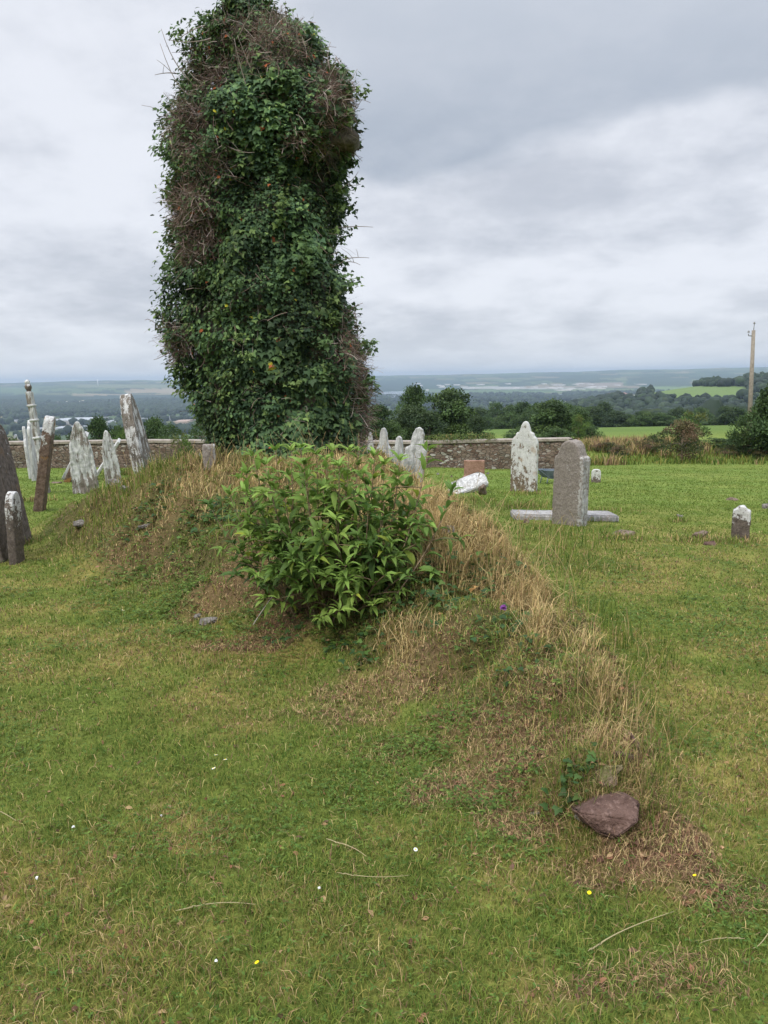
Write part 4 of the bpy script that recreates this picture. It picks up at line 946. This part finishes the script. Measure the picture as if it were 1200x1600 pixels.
# ------------------------------------------------------------------ tree and bush kinds (unit height, several crowns shared by copies)
def leaf_cloud(r_, centres, rad_, per, size, cols, squash=.8, tmpl=CARD):
    a = Acc(); a.C = []
    for (c_, rr) in zip(centres, rad_):
        m_ = int(per*(rr/np.mean(rad_))**2); dv = norm(r_.normal(size=(m_, 3))); dv[:, 2] = np.where(dv[:, 2] < -.3, -dv[:, 2]*.6, dv[:, 2])
        ds = rr*r_.uniform(.55, 1.12, (m_, 1)); P = c_+dv*ds*np.array([1, 1, squash]); P += (vnoise(P[:, 0]*30, P[:, 1]*30, P[:, 2]*30)[:, None]-.5)*rr*.3
        cb = np.array(cols[r_.integers(len(cols))])*r_.uniform(.85, 1.2)
        A = dv+r_.normal(size=(m_, 3))*.7; N_ = dv*.8+np.array([0, 0, .6])+r_.normal(size=(m_, 3))*.5
        V, T, C = place_tmpl(*tmpl, P, A, N_, r_.uniform(.7, 1.3, m_)*size, np.tile(cb, (m_, 1))*(1+r_.uniform(-.25, .25, (m_, 1))))
        a.V.append(V); a.T.append(T+a.n); a.C.append(C); a.n += len(V)
    return a
def make_tree(kind, seed, cols, trunk=True, leaf=.042, per=190, nc=70, wide=.46, low=.03, flat=1.0):
    r_ = np.random.default_rng(seed); cs, rs = [], []
    for k in range(nc):
        for _ in range(50):
            p = r_.uniform(-1, 1, 3)
            if np.linalg.norm(p) < 1: break
        p = p/np.linalg.norm(p)*np.linalg.norm(p)**.45
        zc_ = low+(1-low)*(.5+.5*p[2]*.88); wv = wide*(.72+.28*math.sin(seed+3*math.atan2(p[1], p[0])))*(1-.45*max(0, (zc_-.55)/.45)**2)
        cs.append(np.array([p[0]*wv*.9, p[1]*wv*.9, zc_-.05])); rs.append(r_.uniform(.11, .21)*flat)
    acc = leaf_cloud(r_, cs, rs, per, leaf, cols)
    crown = acc.mesh(kind+'_crown')
    t = Acc(); V, T = tube(np.array([[0, 0, -.08], [.01, 0, .15], [-.01, .01, .4], [.01, 0, .72]]), .035 if trunk else .02, .008, 7); t.add(V, T)
    for k in range(9):
        c_ = cs[k*3 % nc]; z0 = r_.uniform(.12, .45); V, T = tube(bez([0, 0, z0], [c_[0]*.4, c_[1]*.4, z0+.12], c_, 6), .014, .003, 5); t.add(V, T)
    return crown, t.mesh(kind+'_trunk')
G1 = [(.052, .092, .030), (.070, .118, .036), (.040, .070, .026), (.088, .135, .042)]
G2 = [(.042, .072, .030), (.054, .088, .034), (.034, .058, .026), (.066, .10, .038)]
G3 = [(.075, .13, .03), (.10, .16, .035), (.055, .10, .028), (.12, .14, .04)]
G4 = [(.07, .085, .03), (.13, .11, .05), (.05, .075, .025), (.15, .10, .06)]
KIND = {}
KIND['broad'] = [make_tree('broad', s_, G1) for s_ in (1, 2)]
KIND['dark'] = [make_tree('dark', s_, G2, leaf=.04, nc=40) for s_ in (3, 4)]
KIND['bush'] = [make_tree('bush', s_, G1, trunk=False, nc=36, wide=.62, low=.0, per=170) for s_ in (5, 6)]
KIND['pale'] = [make_tree('pale', s_, G3, trunk=False, nc=30, wide=.6, low=.0, per=150) for s_ in (7, 8)]
KIND['bramble'] = [make_tree('bramble', s_, G4, trunk=False, nc=36, wide=.75, low=.0, per=170, leaf=.04) for s_ in (9, 10)]
def tree(kind, cx, wpx, top, Y, label, name='tree', cat='tree', group=None, v=0, dz=0):
    p = at(cx, top, Y); g = tz(p[0], Y)+dz; H = p[2]-g
    if H < .3: H = .3
    W_ = wpx*Y/FPX
    crown, trunk = KIND[kind][v % len(KIND[kind])]
    root = empty(name, (p[0], Y, g), (0, 0, random.uniform(0, 6.28)))
    wd = {'bush': 1.3, 'pale': 1.3, 'bramble': 1.55}.get(kind, 1.1)
    root.scale = (W_/wd, W_/wd, H); tag(root, label, cat, group)
    link('crown', crown, M['tree'], root); link('trunk', trunk, M['bark'], root); return root
# trees standing beyond the boundary wall, right of the ruin
TG = 'trees beyond the boundary wall'
tree('broad', 648, 62, 602, 62, 'rounded loose tree peeping up behind the tallest crown right of the ruin', v=1, group=TG)
tree('broad', 700, 104, 600, 56, 'tallest tree with a full dark crown beyond the wall, right of the ruin', v=0, group=TG)
tree('dark', 640, 85, 630, 54, 'broad low tree between the ruin and the tallest crown', v=0, group=TG)
tree('broad', 592, 66, 632, 58, 'tree half hidden behind the right side of the ruin', v=1, group=TG)
tree('dark', 745, 52, 650, 52, 'small tree low on the right side of the tallest crown', v=1, group=TG)
tree('broad', 612, 58, 655, 50, 'low bushy tree over the pale gravestone cluster', v=0, group=TG)
tree('dark', 672, 76, 642, 50, 'bushy tree filling the foot of the tallest crown', v=1, group=TG)
tree('broad', 860, 92, 620, 62, 'wide dark tree behind the tall lichened gravestone', v=0, group=TG)
tree('broad', 905, 60, 640, 64, 'round tree on the right shoulder of the wide dark tree', v=1, group=TG)
tree('bush', 815, 78, 668, 56, 'low dark hedge bush behind the tall pointed gravestone', 'bush', 'bush', TG)
tree('bush', 925, 56, 664, 56, 'dark rounded bush above the right end of the wall', 'bush', 'bush', TG, v=1)
tree('bush', 870, 70, 668, 52, 'dark bush between the tall lichened and the plain grey gravestone', 'bush', 'bush', TG, v=1)
tree('pale', 905, 36, 645, 55, 'yellow-green bush in front of the wide dark tree', 'bush', 'bush', TG)
# right bank
RG = 'bushes on the bank along the right side'
tree('bramble', 1068, 92, 653, 39, 'large olive brown bramble bush standing alone on the bank', 'bush', 'bush', RG)
tree('pale', 1080, 66, 638, 44, 'yellow-green bush topping the olive bramble', 'bush', 'bush', RG, v=1)
tree('bramble', 1020, 50, 678, 42, 'low brown bramble left of the large olive bramble', 'bush', 'bush', RG, v=1)
tree('broad', 1212, 92, 604, 40, 'dark tree hiding the foot of the utility pole at the right edge', group=RG, v=1)
tree('bush', 1165, 62, 648, 41, 'dark bush under the tree at the right edge', 'bush', 'bush', RG)
tree('bush', 1225, 90, 600, 41, 'dark bush cut by the right edge of the picture', 'bush', 'bush', RG, v=1)
for k, (cx, wp, tp, Y, kd) in enumerate([(950, 60, 690, 43, 'bramble'), (985, 54, 688, 44, 'bush'), (1030, 60, 686, 45, 'bush'), (1120, 70, 684, 44, 'bush'), (1160, 70, 680, 43, 'bush'), (1200, 60, 678, 44, 'bramble'), (965, 44, 694, 41, 'bramble'), (1140, 50, 694, 41, 'bramble'), (1190, 50, 698, 40, 'bramble'), (1060, 50, 690, 46, 'bush')]):
    tree(kd, cx, wp, tp, Y, 'low hedge growth along the bank between lawn and field', 'hedge_bush', 'bush', 'low hedge bushes on the bank', v=k)
# left trees behind the wall
LG_ = 'trees behind the wall on the left'
tree('broad', 152, 52, 650, 60, 'round dark tree behind the wall right of the streaked grey gravestone', group=LG_, v=1)
tree('dark', 118, 50, 668, 64, 'low dark tree behind the wall, left one of the row', group=LG_)
tree('pale', 194, 54, 666, 52, 'light green bush behind the slender tapering gravestone', 'bush', 'bush', LG_)
tree('broad', 185, 60, 658, 70, 'tree rising behind the light green bush on the left', group=LG_)
tree('bush', 262, 76, 662, 36, 'tangled green bush between the horn-shaped gravestone and the ruin', 'bush', 'bush', LG_)
tree('pale', 285, 50, 668, 20, 'ragged green bush against the left foot of the ruin', 'bush', 'bush', LG_, v=1)
tree('broad', 240, 60, 652, 62, 'tree above the tangled bush left of the ruin', group=LG_, v=1)
for k, (cx, wp, tp, Y) in enumerate([(20, 46, 682, 60), (55, 40, 684, 56), (88, 44, 678, 62), (-15, 50, 680, 60), (310, 60, 660, 50)]):
    tree('bush', cx, wp, tp, Y, 'low dark bush showing over the wall in the left corner', 'hedge_bush', 'bush', 'low bushes over the wall on the left', v=k)
# hedgerow trees at the far side of the green field
for k in range(46):
    cx = 742+k*10.4+random.gauss(0, 3); Y = random.uniform(205, 250); tp = 638+random.uniform(-9, 9)-(6 if cx < 960 else 0)
    tree(random.choice(['broad', 'dark', 'bush', 'bush']), cx, random.uniform(34, 56), tp+random.uniform(0, 8), Y, 'dark green tree in the hedgerow beyond the bright field', 'hedgerow_tree', 'tree', 'hedgerow trees beyond the green field', v=k)

# climbing greenery on the wall top
def creeper(x0, x1, y, ztop, n, name, label, cols, sz=.07, hz_=.16):
    xx = rng.uniform(x0, x1, n); w_ = fbm(xx*1.1, xx*0, s=99); kk = rng.random(n) < np.clip((w_-.3)*3, 0, 1); xx = xx[kk]; n = len(xx)
    P = np.stack([xx, y+rng.uniform(-.12, .7, n), ztop(xx)+.1+rng.random(n)*hz_-.25*(rng.random(n) < .3)], 1)
    V, T, C = place_tmpl(*OVAL, P, rng.normal(size=(n, 3)), rng.normal(size=(n, 3))*.6+np.array([0, -.3, 1]), rng.uniform(.6, 1.4, n)*sz, colmix(n, *cols))
    o = link(name, npmesh(name, V, T, C), M['leaf']); return tag(o, label, 'creeper')
creeper(at(655, 690, WY)[0], at(775, 690, WY)[0], WY, wall_top, 5200, 'wall_creeper', 'yellow-green creeper sprawling over the top of the stone wall', ([(.10, .16, .035), (.16, .18, .05), (.07, .12, .03), (.25, .20, .08)], [.35, .3, .25, .1]), hz_=.3)

# bank: long dry grass
n = 26000; x = rng.uniform(10, 27, n); y = rng.uniform(37, 48, n); m = sstep(.42, .6, fbm(x*.35, y*.35, s=100)); kk = rng.random(n) < .25+.75*m
x, y, m = x[kk], y[kk], m[kk]; n = len(x); z = terrain(x, y)
c = np.where((rng.random(n) < m*.8)[:, None], colmix(n, [DRY*.85, (.28, .20, .11), (.22, .13, .09)], [.5, .3, .2]), colmix(n, [GREEN*.8, DARK*1.3, YEL*.8], [.5, .3, .2]))
V, T, C = blades(np.stack([x, y, z], 1), rng.uniform(.25, .8, n)*(.5+m*.6), np.full(n, .045), rng.uniform(0, 6.28, n), rng.uniform(.1, .7, n), c)
o = link('bank_grass', npmesh('bank_grass', V, T, C), M['dry']); tag(o, 'tall rusty dry grass on the bank at the end of the lawn', 'dry grass', kind='stuff')

# ------------------------------------------------------------------ utility pole
b = at(1173.5, 640, 47); gp = tz(b[0], 47); tp = at(1177.5, 516, 47)
pole = empty('utility_pole', (b[0], 47, gp)); tag(pole, 'weathered wooden utility pole rising above the tree at the right edge', 'utility pole')
pm = plain_mat('pole_wood', (.21, .18, .145), (.32, .285, .235), 6); im = plain_mat('insulator', (.16, .16, .15), (.25, .25, .24), 10)
top = np.array(tp)-np.array([b[0], 47, gp])
V, T = tube(np.array([[0, 0, -.4], top*.5, top]), .155, .105, 10); a_ = Acc(); a_.add(V, T); link('pole_shaft', a_.mesh('pole_shaft', True), pm, pole)
a_ = Acc(); V, T = tube(np.array([top+[0, 0, -.35], top+[-.28, 0, -.33], top+[-.30, 0, -.2]]), .03, .03, 6); a_.add(V, T); link('bracket', a_.mesh('bracket'), im, pole)
a_ = Acc(); V, T = tube(np.array([top-[0, 0, .05], top+[0.02, 0, .38]]), .022, .02, 6); a_.add(V, T); link('top_pin', a_.mesh('top_pin'), im, pole)
for ox in ((-.30, -.14), (.02, .38)):
    a_ = Acc(); bb = top+np.array([ox[0], 0, ox[1]]); V, T = tube(np.array([bb, bb+[0, 0, .05], bb+[0, 0, .06], bb+[0, 0, .12]]), .065, .045, 8); a_.add(V, T); link('insulator', a_.mesh('insulator'), im, pole)

# ------------------------------------------------------------------ small wheelbarrow behind the grey gravestone
b = hit(858, 755, False); wb = empty('wheelbarrow', (b[0], b[1], tz(b[0], b[1])), (0, 0, rad(15))); tag(wb, 'small dark wheelbarrow half hidden behind the grey gravestone', 'wheelbarrow')
wm_ = plain_mat('barrow_steel', (.09, .12, .15), (.16, .19, .22), 9); bm = bmesh.new()
vv = [bm.verts.new(p) for p in ((-.16, -.2, .22), (.18, -.2, .22), (.18, .2, .22), (-.16, .2, .22), (-.3, -.28, .46), (.34, -.28, .42), (.34, .28, .42), (-.3, .28, .46))]
for f in ((3, 2, 1, 0), (0, 1, 5, 4), (1, 2, 6, 5), (2, 3, 7, 6), (3, 0, 4, 7)): bm.faces.new([vv[i] for i in f])
me = bpy.data.meshes.new('tray'); bm.to_mesh(me); bm.free(); to = link('tray', me, wm_, wb); sd_ = to.modifiers.new('s', 'SOLIDIFY'); sd_.thickness = .015
for s_ in (-1, 1):
    a_ = Acc(); V, T = tube(np.array([[.42, s_*.06, .14], [-.1, s_*.2, .2], [-.5, s_*.25, .5], [-.68, s_*.26, .56]]), .018, .018, 6); a_.add(V, T); link('handle', a_.mesh('handle'), wm_, wb)
    a_ = Acc(); V, T = tube(np.array([[-.15, s_*.2, .22], [-.2, s_*.22, 0]]), .016, .016, 6); a_.add(V, T); link('leg', a_.mesh('leg'), wm_, wb)
bm = bmesh.new(); bmesh.ops.create_cone(bm, segments=20, radius1=.15, radius2=.15, depth=.07, cap_ends=True, matrix=Matrix.Translation((.46, 0, .15)) @ Matrix.Rotation(rad(90), 4, 'X')); bmesh.ops.bevel(bm, geom=[e for e in bm.edges], offset=.015, segments=2, affect='EDGES')
me = bpy.data.meshes.new('wheel'); bm.to_mesh(me); bm.free(); link('wheel', me, plain_mat('tyre', (.02, .02, .02), (.04, .04, .04)), wb)

# ------------------------------------------------------------------ river, buildings and woods of the valley
wq = NT('river_water'); bw = wq.n('ShaderNodeBsdfPrincipled', i_Base_Color=(.10, .12, .13, 1), i_Roughness=.12); nb = wq.n('ShaderNodeBump', i_Height=wq.noise(wq.n('ShaderNodeNewGeometry').outputs['Position'], .15, 3), i_Strength=.08); wq.t.links.new(nb.outputs[0], bw.inputs['Normal']); wq.surf(bw.outputs[0])
def water(name, poly):
    P = []
    for (u_, v_) in poly: h_ = hit(u_, v_, False); P.append(h_)
    zt = max(p[2] for p in P)+1.5; bm = bmesh.new(); bm.faces.new([bm.verts.new((p[0], p[1], zt)) for p in P]); bmesh.ops.recalc_face_normals(bm, faces=bm.faces)
    me = bpy.data.meshes.new(name); bm.to_mesh(me); bm.free(); o = link(name, me, wq.m); tag(o, kind='structure')
water('river', [(560, 626), (600, 626), (622, 622), (640, 618), (652, 613), (632, 611), (600, 613), (566, 616)])
water('river', [(770, 621.5), (850, 619.5), (885, 617), (860, 615.5), (800, 618), (770, 619.5)])
shell = {}
def shed_mats(c1, c2):
    k = (c1, c2)
    if k not in shell: shell[k] = (plain_mat('far_wall', tuple(x*.85 for x in c1), c1, .05), plain_mat('far_roof', tuple(x*.9 for x in c2), c2, .05))
    return shell[k]
def shed(x0, x1, y0, y1, label, wallc=(.3, .3, .3), roofc=(.34, .36, .38), name='warehouse', cat='warehouse', win=False, group=None, gable=.25):
    """long low building whose foot is on the ground at (x, y1); its roof shows up to y0"""
    b = hit((x0+x1)/2, y1, False); Y = b[1]; W_ = (x1-x0)*Y/FPX; tot = (y1-y0)*Y/FPX
    el = max(.02, (CAMZ-b[2])/Y); Hw = min(tot*.55, 11); Dp = min(max((tot-Hw)/el*.9, 12), 160)
    root = empty(name, (b[0], Y+Dp/2, min(b[2], tz(b[0], Y+Dp/2))), (0, 0, rad(random.uniform(-4, 4)))); tag(root, label, cat, group)
    wm1, rm1 = shed_mats(wallc, roofc); z0 = -6
    me = box_mesh('wall', -W_/2, W_/2, -Dp/2, Dp/2, z0, Hw); link('wall', me, wm1, root)
    g = Hw*gable; V = np.array([[-W_/2-.5, -Dp/2-.5, Hw+.02], [W_/2+.5, -Dp/2-.5, Hw+.02], [W_/2+.5, Dp/2+.5, Hw+.02], [-W_/2-.5, Dp/2+.5, Hw+.02], [-W_/2-.5, 0, Hw+g], [W_/2+.5, 0, Hw+g]])
    bm = bmesh.new(); vv = [bm.verts.new(v) for v in V]
    for f in ((0, 1, 5, 4), (2, 3, 4, 5), (1, 2, 5), (3, 0, 4), (3, 2, 1, 0)): bm.faces.new([vv[i] for i in f])
    me = bpy.data.meshes.new('roof'); bm.to_mesh(me); bm.free(); link('roof', me, rm1, root)
    if win:
        nw = max(4, int(W_/12))
        for i in range(nw):
            xx = -W_/2+(i+.5)*W_/nw; me = box_mesh('window', xx-W_/nw*.3, xx+W_/nw*.3, -Dp/2-.15, -Dp/2+.1, Hw*.35, Hw*.75); link('window', me, plain_mat('far_glass', (.05, .07, .10), (.08, .10, .13)) if i == 0 else bpy.data.materials['far_glass'], root)
    return root
shed(78, 137, 650, 664, 'long pale industrial shed in the valley above the left wall', roofc=(.36, .385, .41))
shed(82, 121, 664.5, 675, 'second pale shed directly in front of the longest one', roofc=(.34, .36, .385))
shed(22, 52, 675, 685, 'pale shed low in the left corner of the valley', roofc=(.34, .36, .385))
shed(160, 208, 653, 665, 'white works building with a row of dark windows beside the pale sheds', wallc=(.4, .42, .45), win=True)
shed(242, 273, 650, 657, 'grey shed in the valley just left of the ruin', roofc=(.35, .38, .4))
shed(272, 292, 655, 664, 'tan building in the valley touching the edge of the ruin', wallc=(.35, .28, .22), roofc=(.36, .27, .22), name='building', cat='building')
shed(94, 131, 625, 630.5, 'cream building in the middle of the distant woods', wallc=(.62, .58, .5), roofc=(.42, .39, .33), name='building', cat='building')
shed(70, 88, 627, 632, 'small cream building left of the wider one in the distant woods', wallc=(.62, .58, .5), roofc=(.42, .39, .33), name='building', cat='building')
shed(72, 80, 655, 661, 'small blue-fronted building among the pale sheds', wallc=(.08, .2, .42), roofc=(.3, .35, .4), name='building', cat='building')
shed(963, 984, 613, 619.5, 'farmhouse with a red roof below the right hill', wallc=(.55, .5, .45), roofc=(.30, .14, .10), name='farmhouse', cat='farmhouse', gable=.5)
shed(990, 1001, 615, 620, 'white outbuilding right of the red-roofed farmhouse', wallc=(.55, .55, .53), roofc=(.45, .45, .43), name='outbuilding', cat='outbuilding')
for k, (a, b_, c_) in enumerate([(2, 12, 672), (14, 22, 668), (55, 64, 672), (60, 70, 679), (30, 40, 668), (8, 20, 660), (140, 152, 672), (212, 224, 657), (226, 238, 653), (40, 50, 662)]):
    shed(a, b_, c_-4.2, c_, 'small grey building on the industrial estate in the left valley', wallc=(.42, .43, .44), roofc=(.36, .38, .4), name='building', cat='building', group='small buildings of the industrial estate')
for k in range(40):
    a = random.choice([random.uniform(735, 940), random.uniform(860, 1010), random.uniform(640, 740)]); c_ = random.uniform(600, 611)
    shed(a, a+random.uniform(4, 11), c_-2.0, c_, 'tiny pale building of the far town across the valley', wallc=(.6, .58, .55), roofc=(.5, .46, .42), name='town_building', cat='building', group='buildings of the far town')
# masts on the skyline
for k, (u_, v_) in enumerate([(153, 590)]):
    hh = hit(u_, 603, False); s_ = hh[1]; a_ = Acc(); V, T = tube(np.array([[0, 0, -5], [0, 0, 60]]), 4, 2.5, 6); a_.add(V, T, (1, 1, 1)); o = link('mast', a_.mesh('mast'), plain_mat('mast_paint', (.7, .7, .7), (.8, .8, .8))); o.location = (hh[0], hh[1], hh[2]); tag(o, 'thin pale mast on the distant skyline left of the ruin', 'mast')
# canopy
def ico():
    bm = bmesh.new(); bmesh.ops.create_icosphere(bm, subdivisions=2, radius=1); bm.verts.ensure_lookup_table(); V = np.array([v.co for v in bm.verts]); T = np.array([[v.index for v in f.verts] for f in bm.faces]); bm.free(); return V, T
IV, IT = ico(); bm = bmesh.new(); bmesh.ops.create_icosphere(bm, subdivisions=1, radius=1); bm.verts.ensure_lookup_table(); IV1 = np.array([v.co for v in bm.verts]); IT1 = np.array([[v.index for v in f.verts] for f in bm.faces]); bm.free()
def canopy(name, x, y, hs, label, cols, fine=False):
    tv, tt = (IV, IT) if fine else (IV1, IT1); n = len(x); z = terrain(x, y, False)
    V = tv[None]*np.stack([hs*rng.uniform(.45, .75, n), hs*rng.uniform(.45, .75, n), hs*rng.uniform(.45, .6, n)], 1)[:, None]
    k_ = 1+(rng.random((n, len(tv), 1))-.5)*.5; V = V*k_+np.stack([x, y, z+hs*.45], 1)[:, None]
    T = (tt[None]+(np.arange(n)*len(tv))[:, None, None]).reshape(-1, 3)
    C = np.repeat(colmix(n, *cols), len(tv), 0)
    o = link(name, npmesh(name, V.reshape(-1, 3), T, C), M['tree']); return tag(o, label, 'woodland', kind='stuff')
WC = ([(.020, .036, .017), (.027, .047, .02), (.04, .064, .025), (.015, .028, .014)], [.35, .35, .12, .18])
n = 60000; rr = np.sqrt(rng.uniform(1500**2, 4200**2, n)); aa = np.radians(rng.uniform(-31, 31, n)); x, y = rr*np.sin(aa), rr*np.cos(aa); px, py = project(x, y, terrain(x, y, False)); m = np.zeros(n)
for x0, x1, y0, y1, a in [(-60, 345, 619, 646, .9), (560, 700, 597, 611, .5), (300, 560, 610, 650, .5), (80, 330, 607, 609, .9)]:
    m = np.maximum(m, a*((px > x0) & (px < x1) & (py > y0+2*fbm(x/90, y/90, s=5)) & (py < y1)))
m = m*(fbm(x/200, y/160, s=6) > .33)
m = np.where((px > 60) & (px < 135) & (py > 624) & (py < 634), 0, m)
# hedges along field edges
fx = x/230+fbm(x/600, y/600, s=70)*1.6; fy = y/260+fbm(x/700, y/700, s=71)*1.6; ci = np.floor(fx); g = fy+.5*(ci % 2); ex = np.minimum(fx-np.floor(fx), 1-fx+np.floor(fx)); ey = np.minimum(g-np.floor(g), 1-g+np.floor(g)); m = np.maximum(m, .8*(np.minimum(ex, ey) < .05))
kk = rng.random(n) < m; canopy('distant_woodland', x[kk], y[kk], rng.uniform(11, 20, kk.sum()), 'dark blue-green woods and hedges across the valley', WC)
n = 46000; x = rng.uniform(60, 1000, n); y = rng.uniform(270, 1500, n); px, py = project(x, y, terrain(x, y, False)); ok = (px > 560) & (px < 1330)
f1 = (px > 1018) & (px < 1165) & (py > 604) & (py < 621); f2 = (px > 1115) & (px < 1158) & (py > 594) & (py < 601); f3 = (px > 1080) & (px < 1135) & (py > 629) & (py < 632)
dens = .55*(fbm(x/90, y/70, s=33) > .40)+.1; dens = np.where(f1 | f2 | f3, 0, dens); dens = np.where((px > 957) & (px < 1001) & (py > 613) & (py < 623), 0, dens)
kk = ok & (rng.random(n) < dens); x, y = x[kk], y[kk]
canopy('hillside_woodland', x, y, 4.5+8*rng.random(len(x))**2, 'dark woods covering the slope below the right hill', WC, True)
# left slope below the wall
n = 2600; x = rng.uniform(-420, -40, n); y = rng.uniform(110, 700, n); kk = (fbm(x/50, y/50, s=34) > .5); x, y = x[kk], y[kk]; px, py = project(x, y, terrain(x, y, False)); kk = (px < 330) & (py > 690)
canopy('slope_woodland', x[kk], y[kk], rng.uniform(4, 7, kk.sum()), 'dark tree tops on the slope under the left wall', WC, True)

# ------------------------------------------------------------------ flowers and single stalks in the lawn
wp_ = plain_mat('white_petal', (.75, .75, .74), (.85, .85, .84), 60, bump=0); yp_ = plain_mat('yellow_petal', (.80, .58, .01), (.9, .68, .02), 60, bump=0); pp_ = plain_mat('purple_petal', (.12, .03, .16), (.2, .05, .25), 60, bump=0)
gs_ = plain_mat('flower_stalk', (.08, .14, .03), (.11, .18, .04), 60, bump=0)
def flower(px, py, kind, label, name, cat, s=1.0, hgt=.045):
    b = hit(px, py); root = empty(name, (b[0], b[1], b[2]), (rad(-18), rad(random.uniform(-15, 15)), random.uniform(0, 6))); tag(root, label, cat)
    npt, L, wd, pm_ = dict(daisy=(16, .0105, .30, wp_), buttercup=(5, .011, 1.5, yp_), clover=(22, .009, .5, wp_), purple=(9, .03, .9, pp_))[kind]
    P = np.tile([0, 0, hgt], (npt, 1)).astype(float); an = np.arange(npt)/npt*6.283
    up_ = .12 if kind == 'daisy' else (.45 if kind == 'buttercup' else rng.uniform(-.2, 1.6, npt))
    A = np.stack([np.cos(an), np.sin(an), np.zeros(npt)+up_], 1); V, T, C = place_tmpl(OVAL[0]*np.array([wd*2.2, 1, 1]), OVAL[1], P, A, np.tile([0.01, 0, 1.0], (npt, 1)), np.full(npt, L*s*.85), np.ones((npt, 3)))
    link('petals', npmesh('petals', V, T, C), pm_, root)
    if kind in ('daisy', 'buttercup'):
        bm = bmesh.new(); bmesh.ops.create_icosphere(bm, subdivisions=2, radius=.0034*s, matrix=Matrix.Translation((0, 0, hgt+.001)) @ Matrix.Diagonal((1, 1, .6, 1))); me = bpy.data.meshes.new('flower_centre'); bm.to_mesh(me); bm.free(); link('flower_centre', me, yp_, root)
    V, T = tube(np.array([[0, 0, -.01], [.002, 0, hgt*.5], [0, 0, hgt]]), .0009*s, .0008*s, 4); a_ = Acc(); a_.add(V, T); link('stalk', a_.mesh('stalk'), gs_, root)
flower(337, 1197, 'daisy', 'white daisy, upper left of three close together in the lawn', 'daisy', 'daisy')
flower(353, 1205, 'daisy', 'white daisy, right one of three close together in the lawn', 'daisy', 'daisy', 1.1)
flower(339, 1215, 'daisy', 'white daisy, lowest of three close together in the lawn', 'daisy', 'daisy', 1.15)
flower(646, 1340, 'daisy', 'lone white daisy left of the big red stone', 'daisy', 'daisy', 1.0)
flower(110, 1312, 'clover', 'faded white clover head in the left lawn', 'clover_flower', 'clover flower', .9)
flower(62, 1386, 'clover', 'faded white clover head near the left edge', 'clover_flower', 'clover flower', .85)
flower(254, 1293, 'clover', 'white clover head midway between the daisies and the left edge', 'clover_flower', 'clover flower', .8)
flower(503, 1404, 'clover', 'white clover head near the lying straw stalk', 'clover_flower', 'clover flower', .7)
flower(339, 1520, 'clover', 'white clover head left of the yellow buttercup', 'clover_flower', 'clover flower', .7)
flower(66, 893, 'daisy', 'white daisy in the left lawn below the dark gravestones', 'daisy', 'daisy', 1.6)
flower(33, 893, 'daisy', 'white daisy nearest the left edge below the dark gravestones', 'daisy', 'daisy', 1.5)
flower(190, 961, 'daisy', 'white daisy in the lawn beside the left flank of the mound', 'daisy', 'daisy', 1.4)
flower(411, 1526, 'buttercup', 'yellow buttercup at the bottom of the lawn, left of centre', 'buttercup', 'buttercup', .8)
flower(922, 1413, 'buttercup', 'yellow buttercup under the big red stone', 'buttercup', 'buttercup', .8)
flower(1092, 1388, 'buttercup', 'yellow buttercup farthest right in the lawn', 'buttercup', 'buttercup', .75)
flower(795, 976, 'purple', 'small purple flower among the ivy on the ridge', 'purple_flower', 'flower', 1.0, .12)
def stalk(pts, label, r=.0022, col=(.42, .36, .2), up=.03):
    P = []
    for (u_, v_) in pts: h_ = hit(u_, v_); h_[2] += up; P.append(h_)
    P = np.array(P); a_ = Acc(); pt = bez(P[0], P[1], P[2], 10); V, T = tube(pt, r, r*.5, 5); a_.add(V, T, col)
    e = pt[0]; dv = norm(pt[0]-pt[1])
    for k in range(5):
        V, T = tube(np.array([e+dv*k*.012, e+dv*(k*.012+.01)+rng.normal(size=3)*.002, e+dv*(k*.012+.02)]), r*1.3, r*.5, 4); a_.add(V, T, col)
    o = link('dry_stalk', a_.mesh('dry_stalk'), M['dry']); tag(o, label, 'dry stalk')
stalk([(308, 1429), (350, 1424), (400, 1428)], 'straw stalk lying level across the lower left lawn')
stalk([(940, 1490), (975, 1462), (1052, 1438)], 'long straw stalk lying slanted in the lower right lawn')
stalk([(534, 1330), (556, 1342), (572, 1350)], 'short straw stalk lying in the middle of the lawn')
stalk([(1200, 1478), (1185, 1495), (1175, 1500)], 'straw stalk at the right edge of the lawn', .0018)
stalk([(1130, 1480), (1110, 1487), (1092, 1495)], 'thin straw stalk between the slanted one and the right edge', .0016)
stalk([(402, 985), (415, 965), (430, 945)], 'pale bare twig leaning on the left foot of the shrub', .0045, (.5, .46, .38), .09)
stalk([(555, 1385), (590, 1388), (640, 1384)], 'faint straw stalk lying right of the white clover head', .0016)
stalk([(5, 1280), (15, 1285), (26, 1293)], 'short straw stalk at the left edge of the lawn', .002)
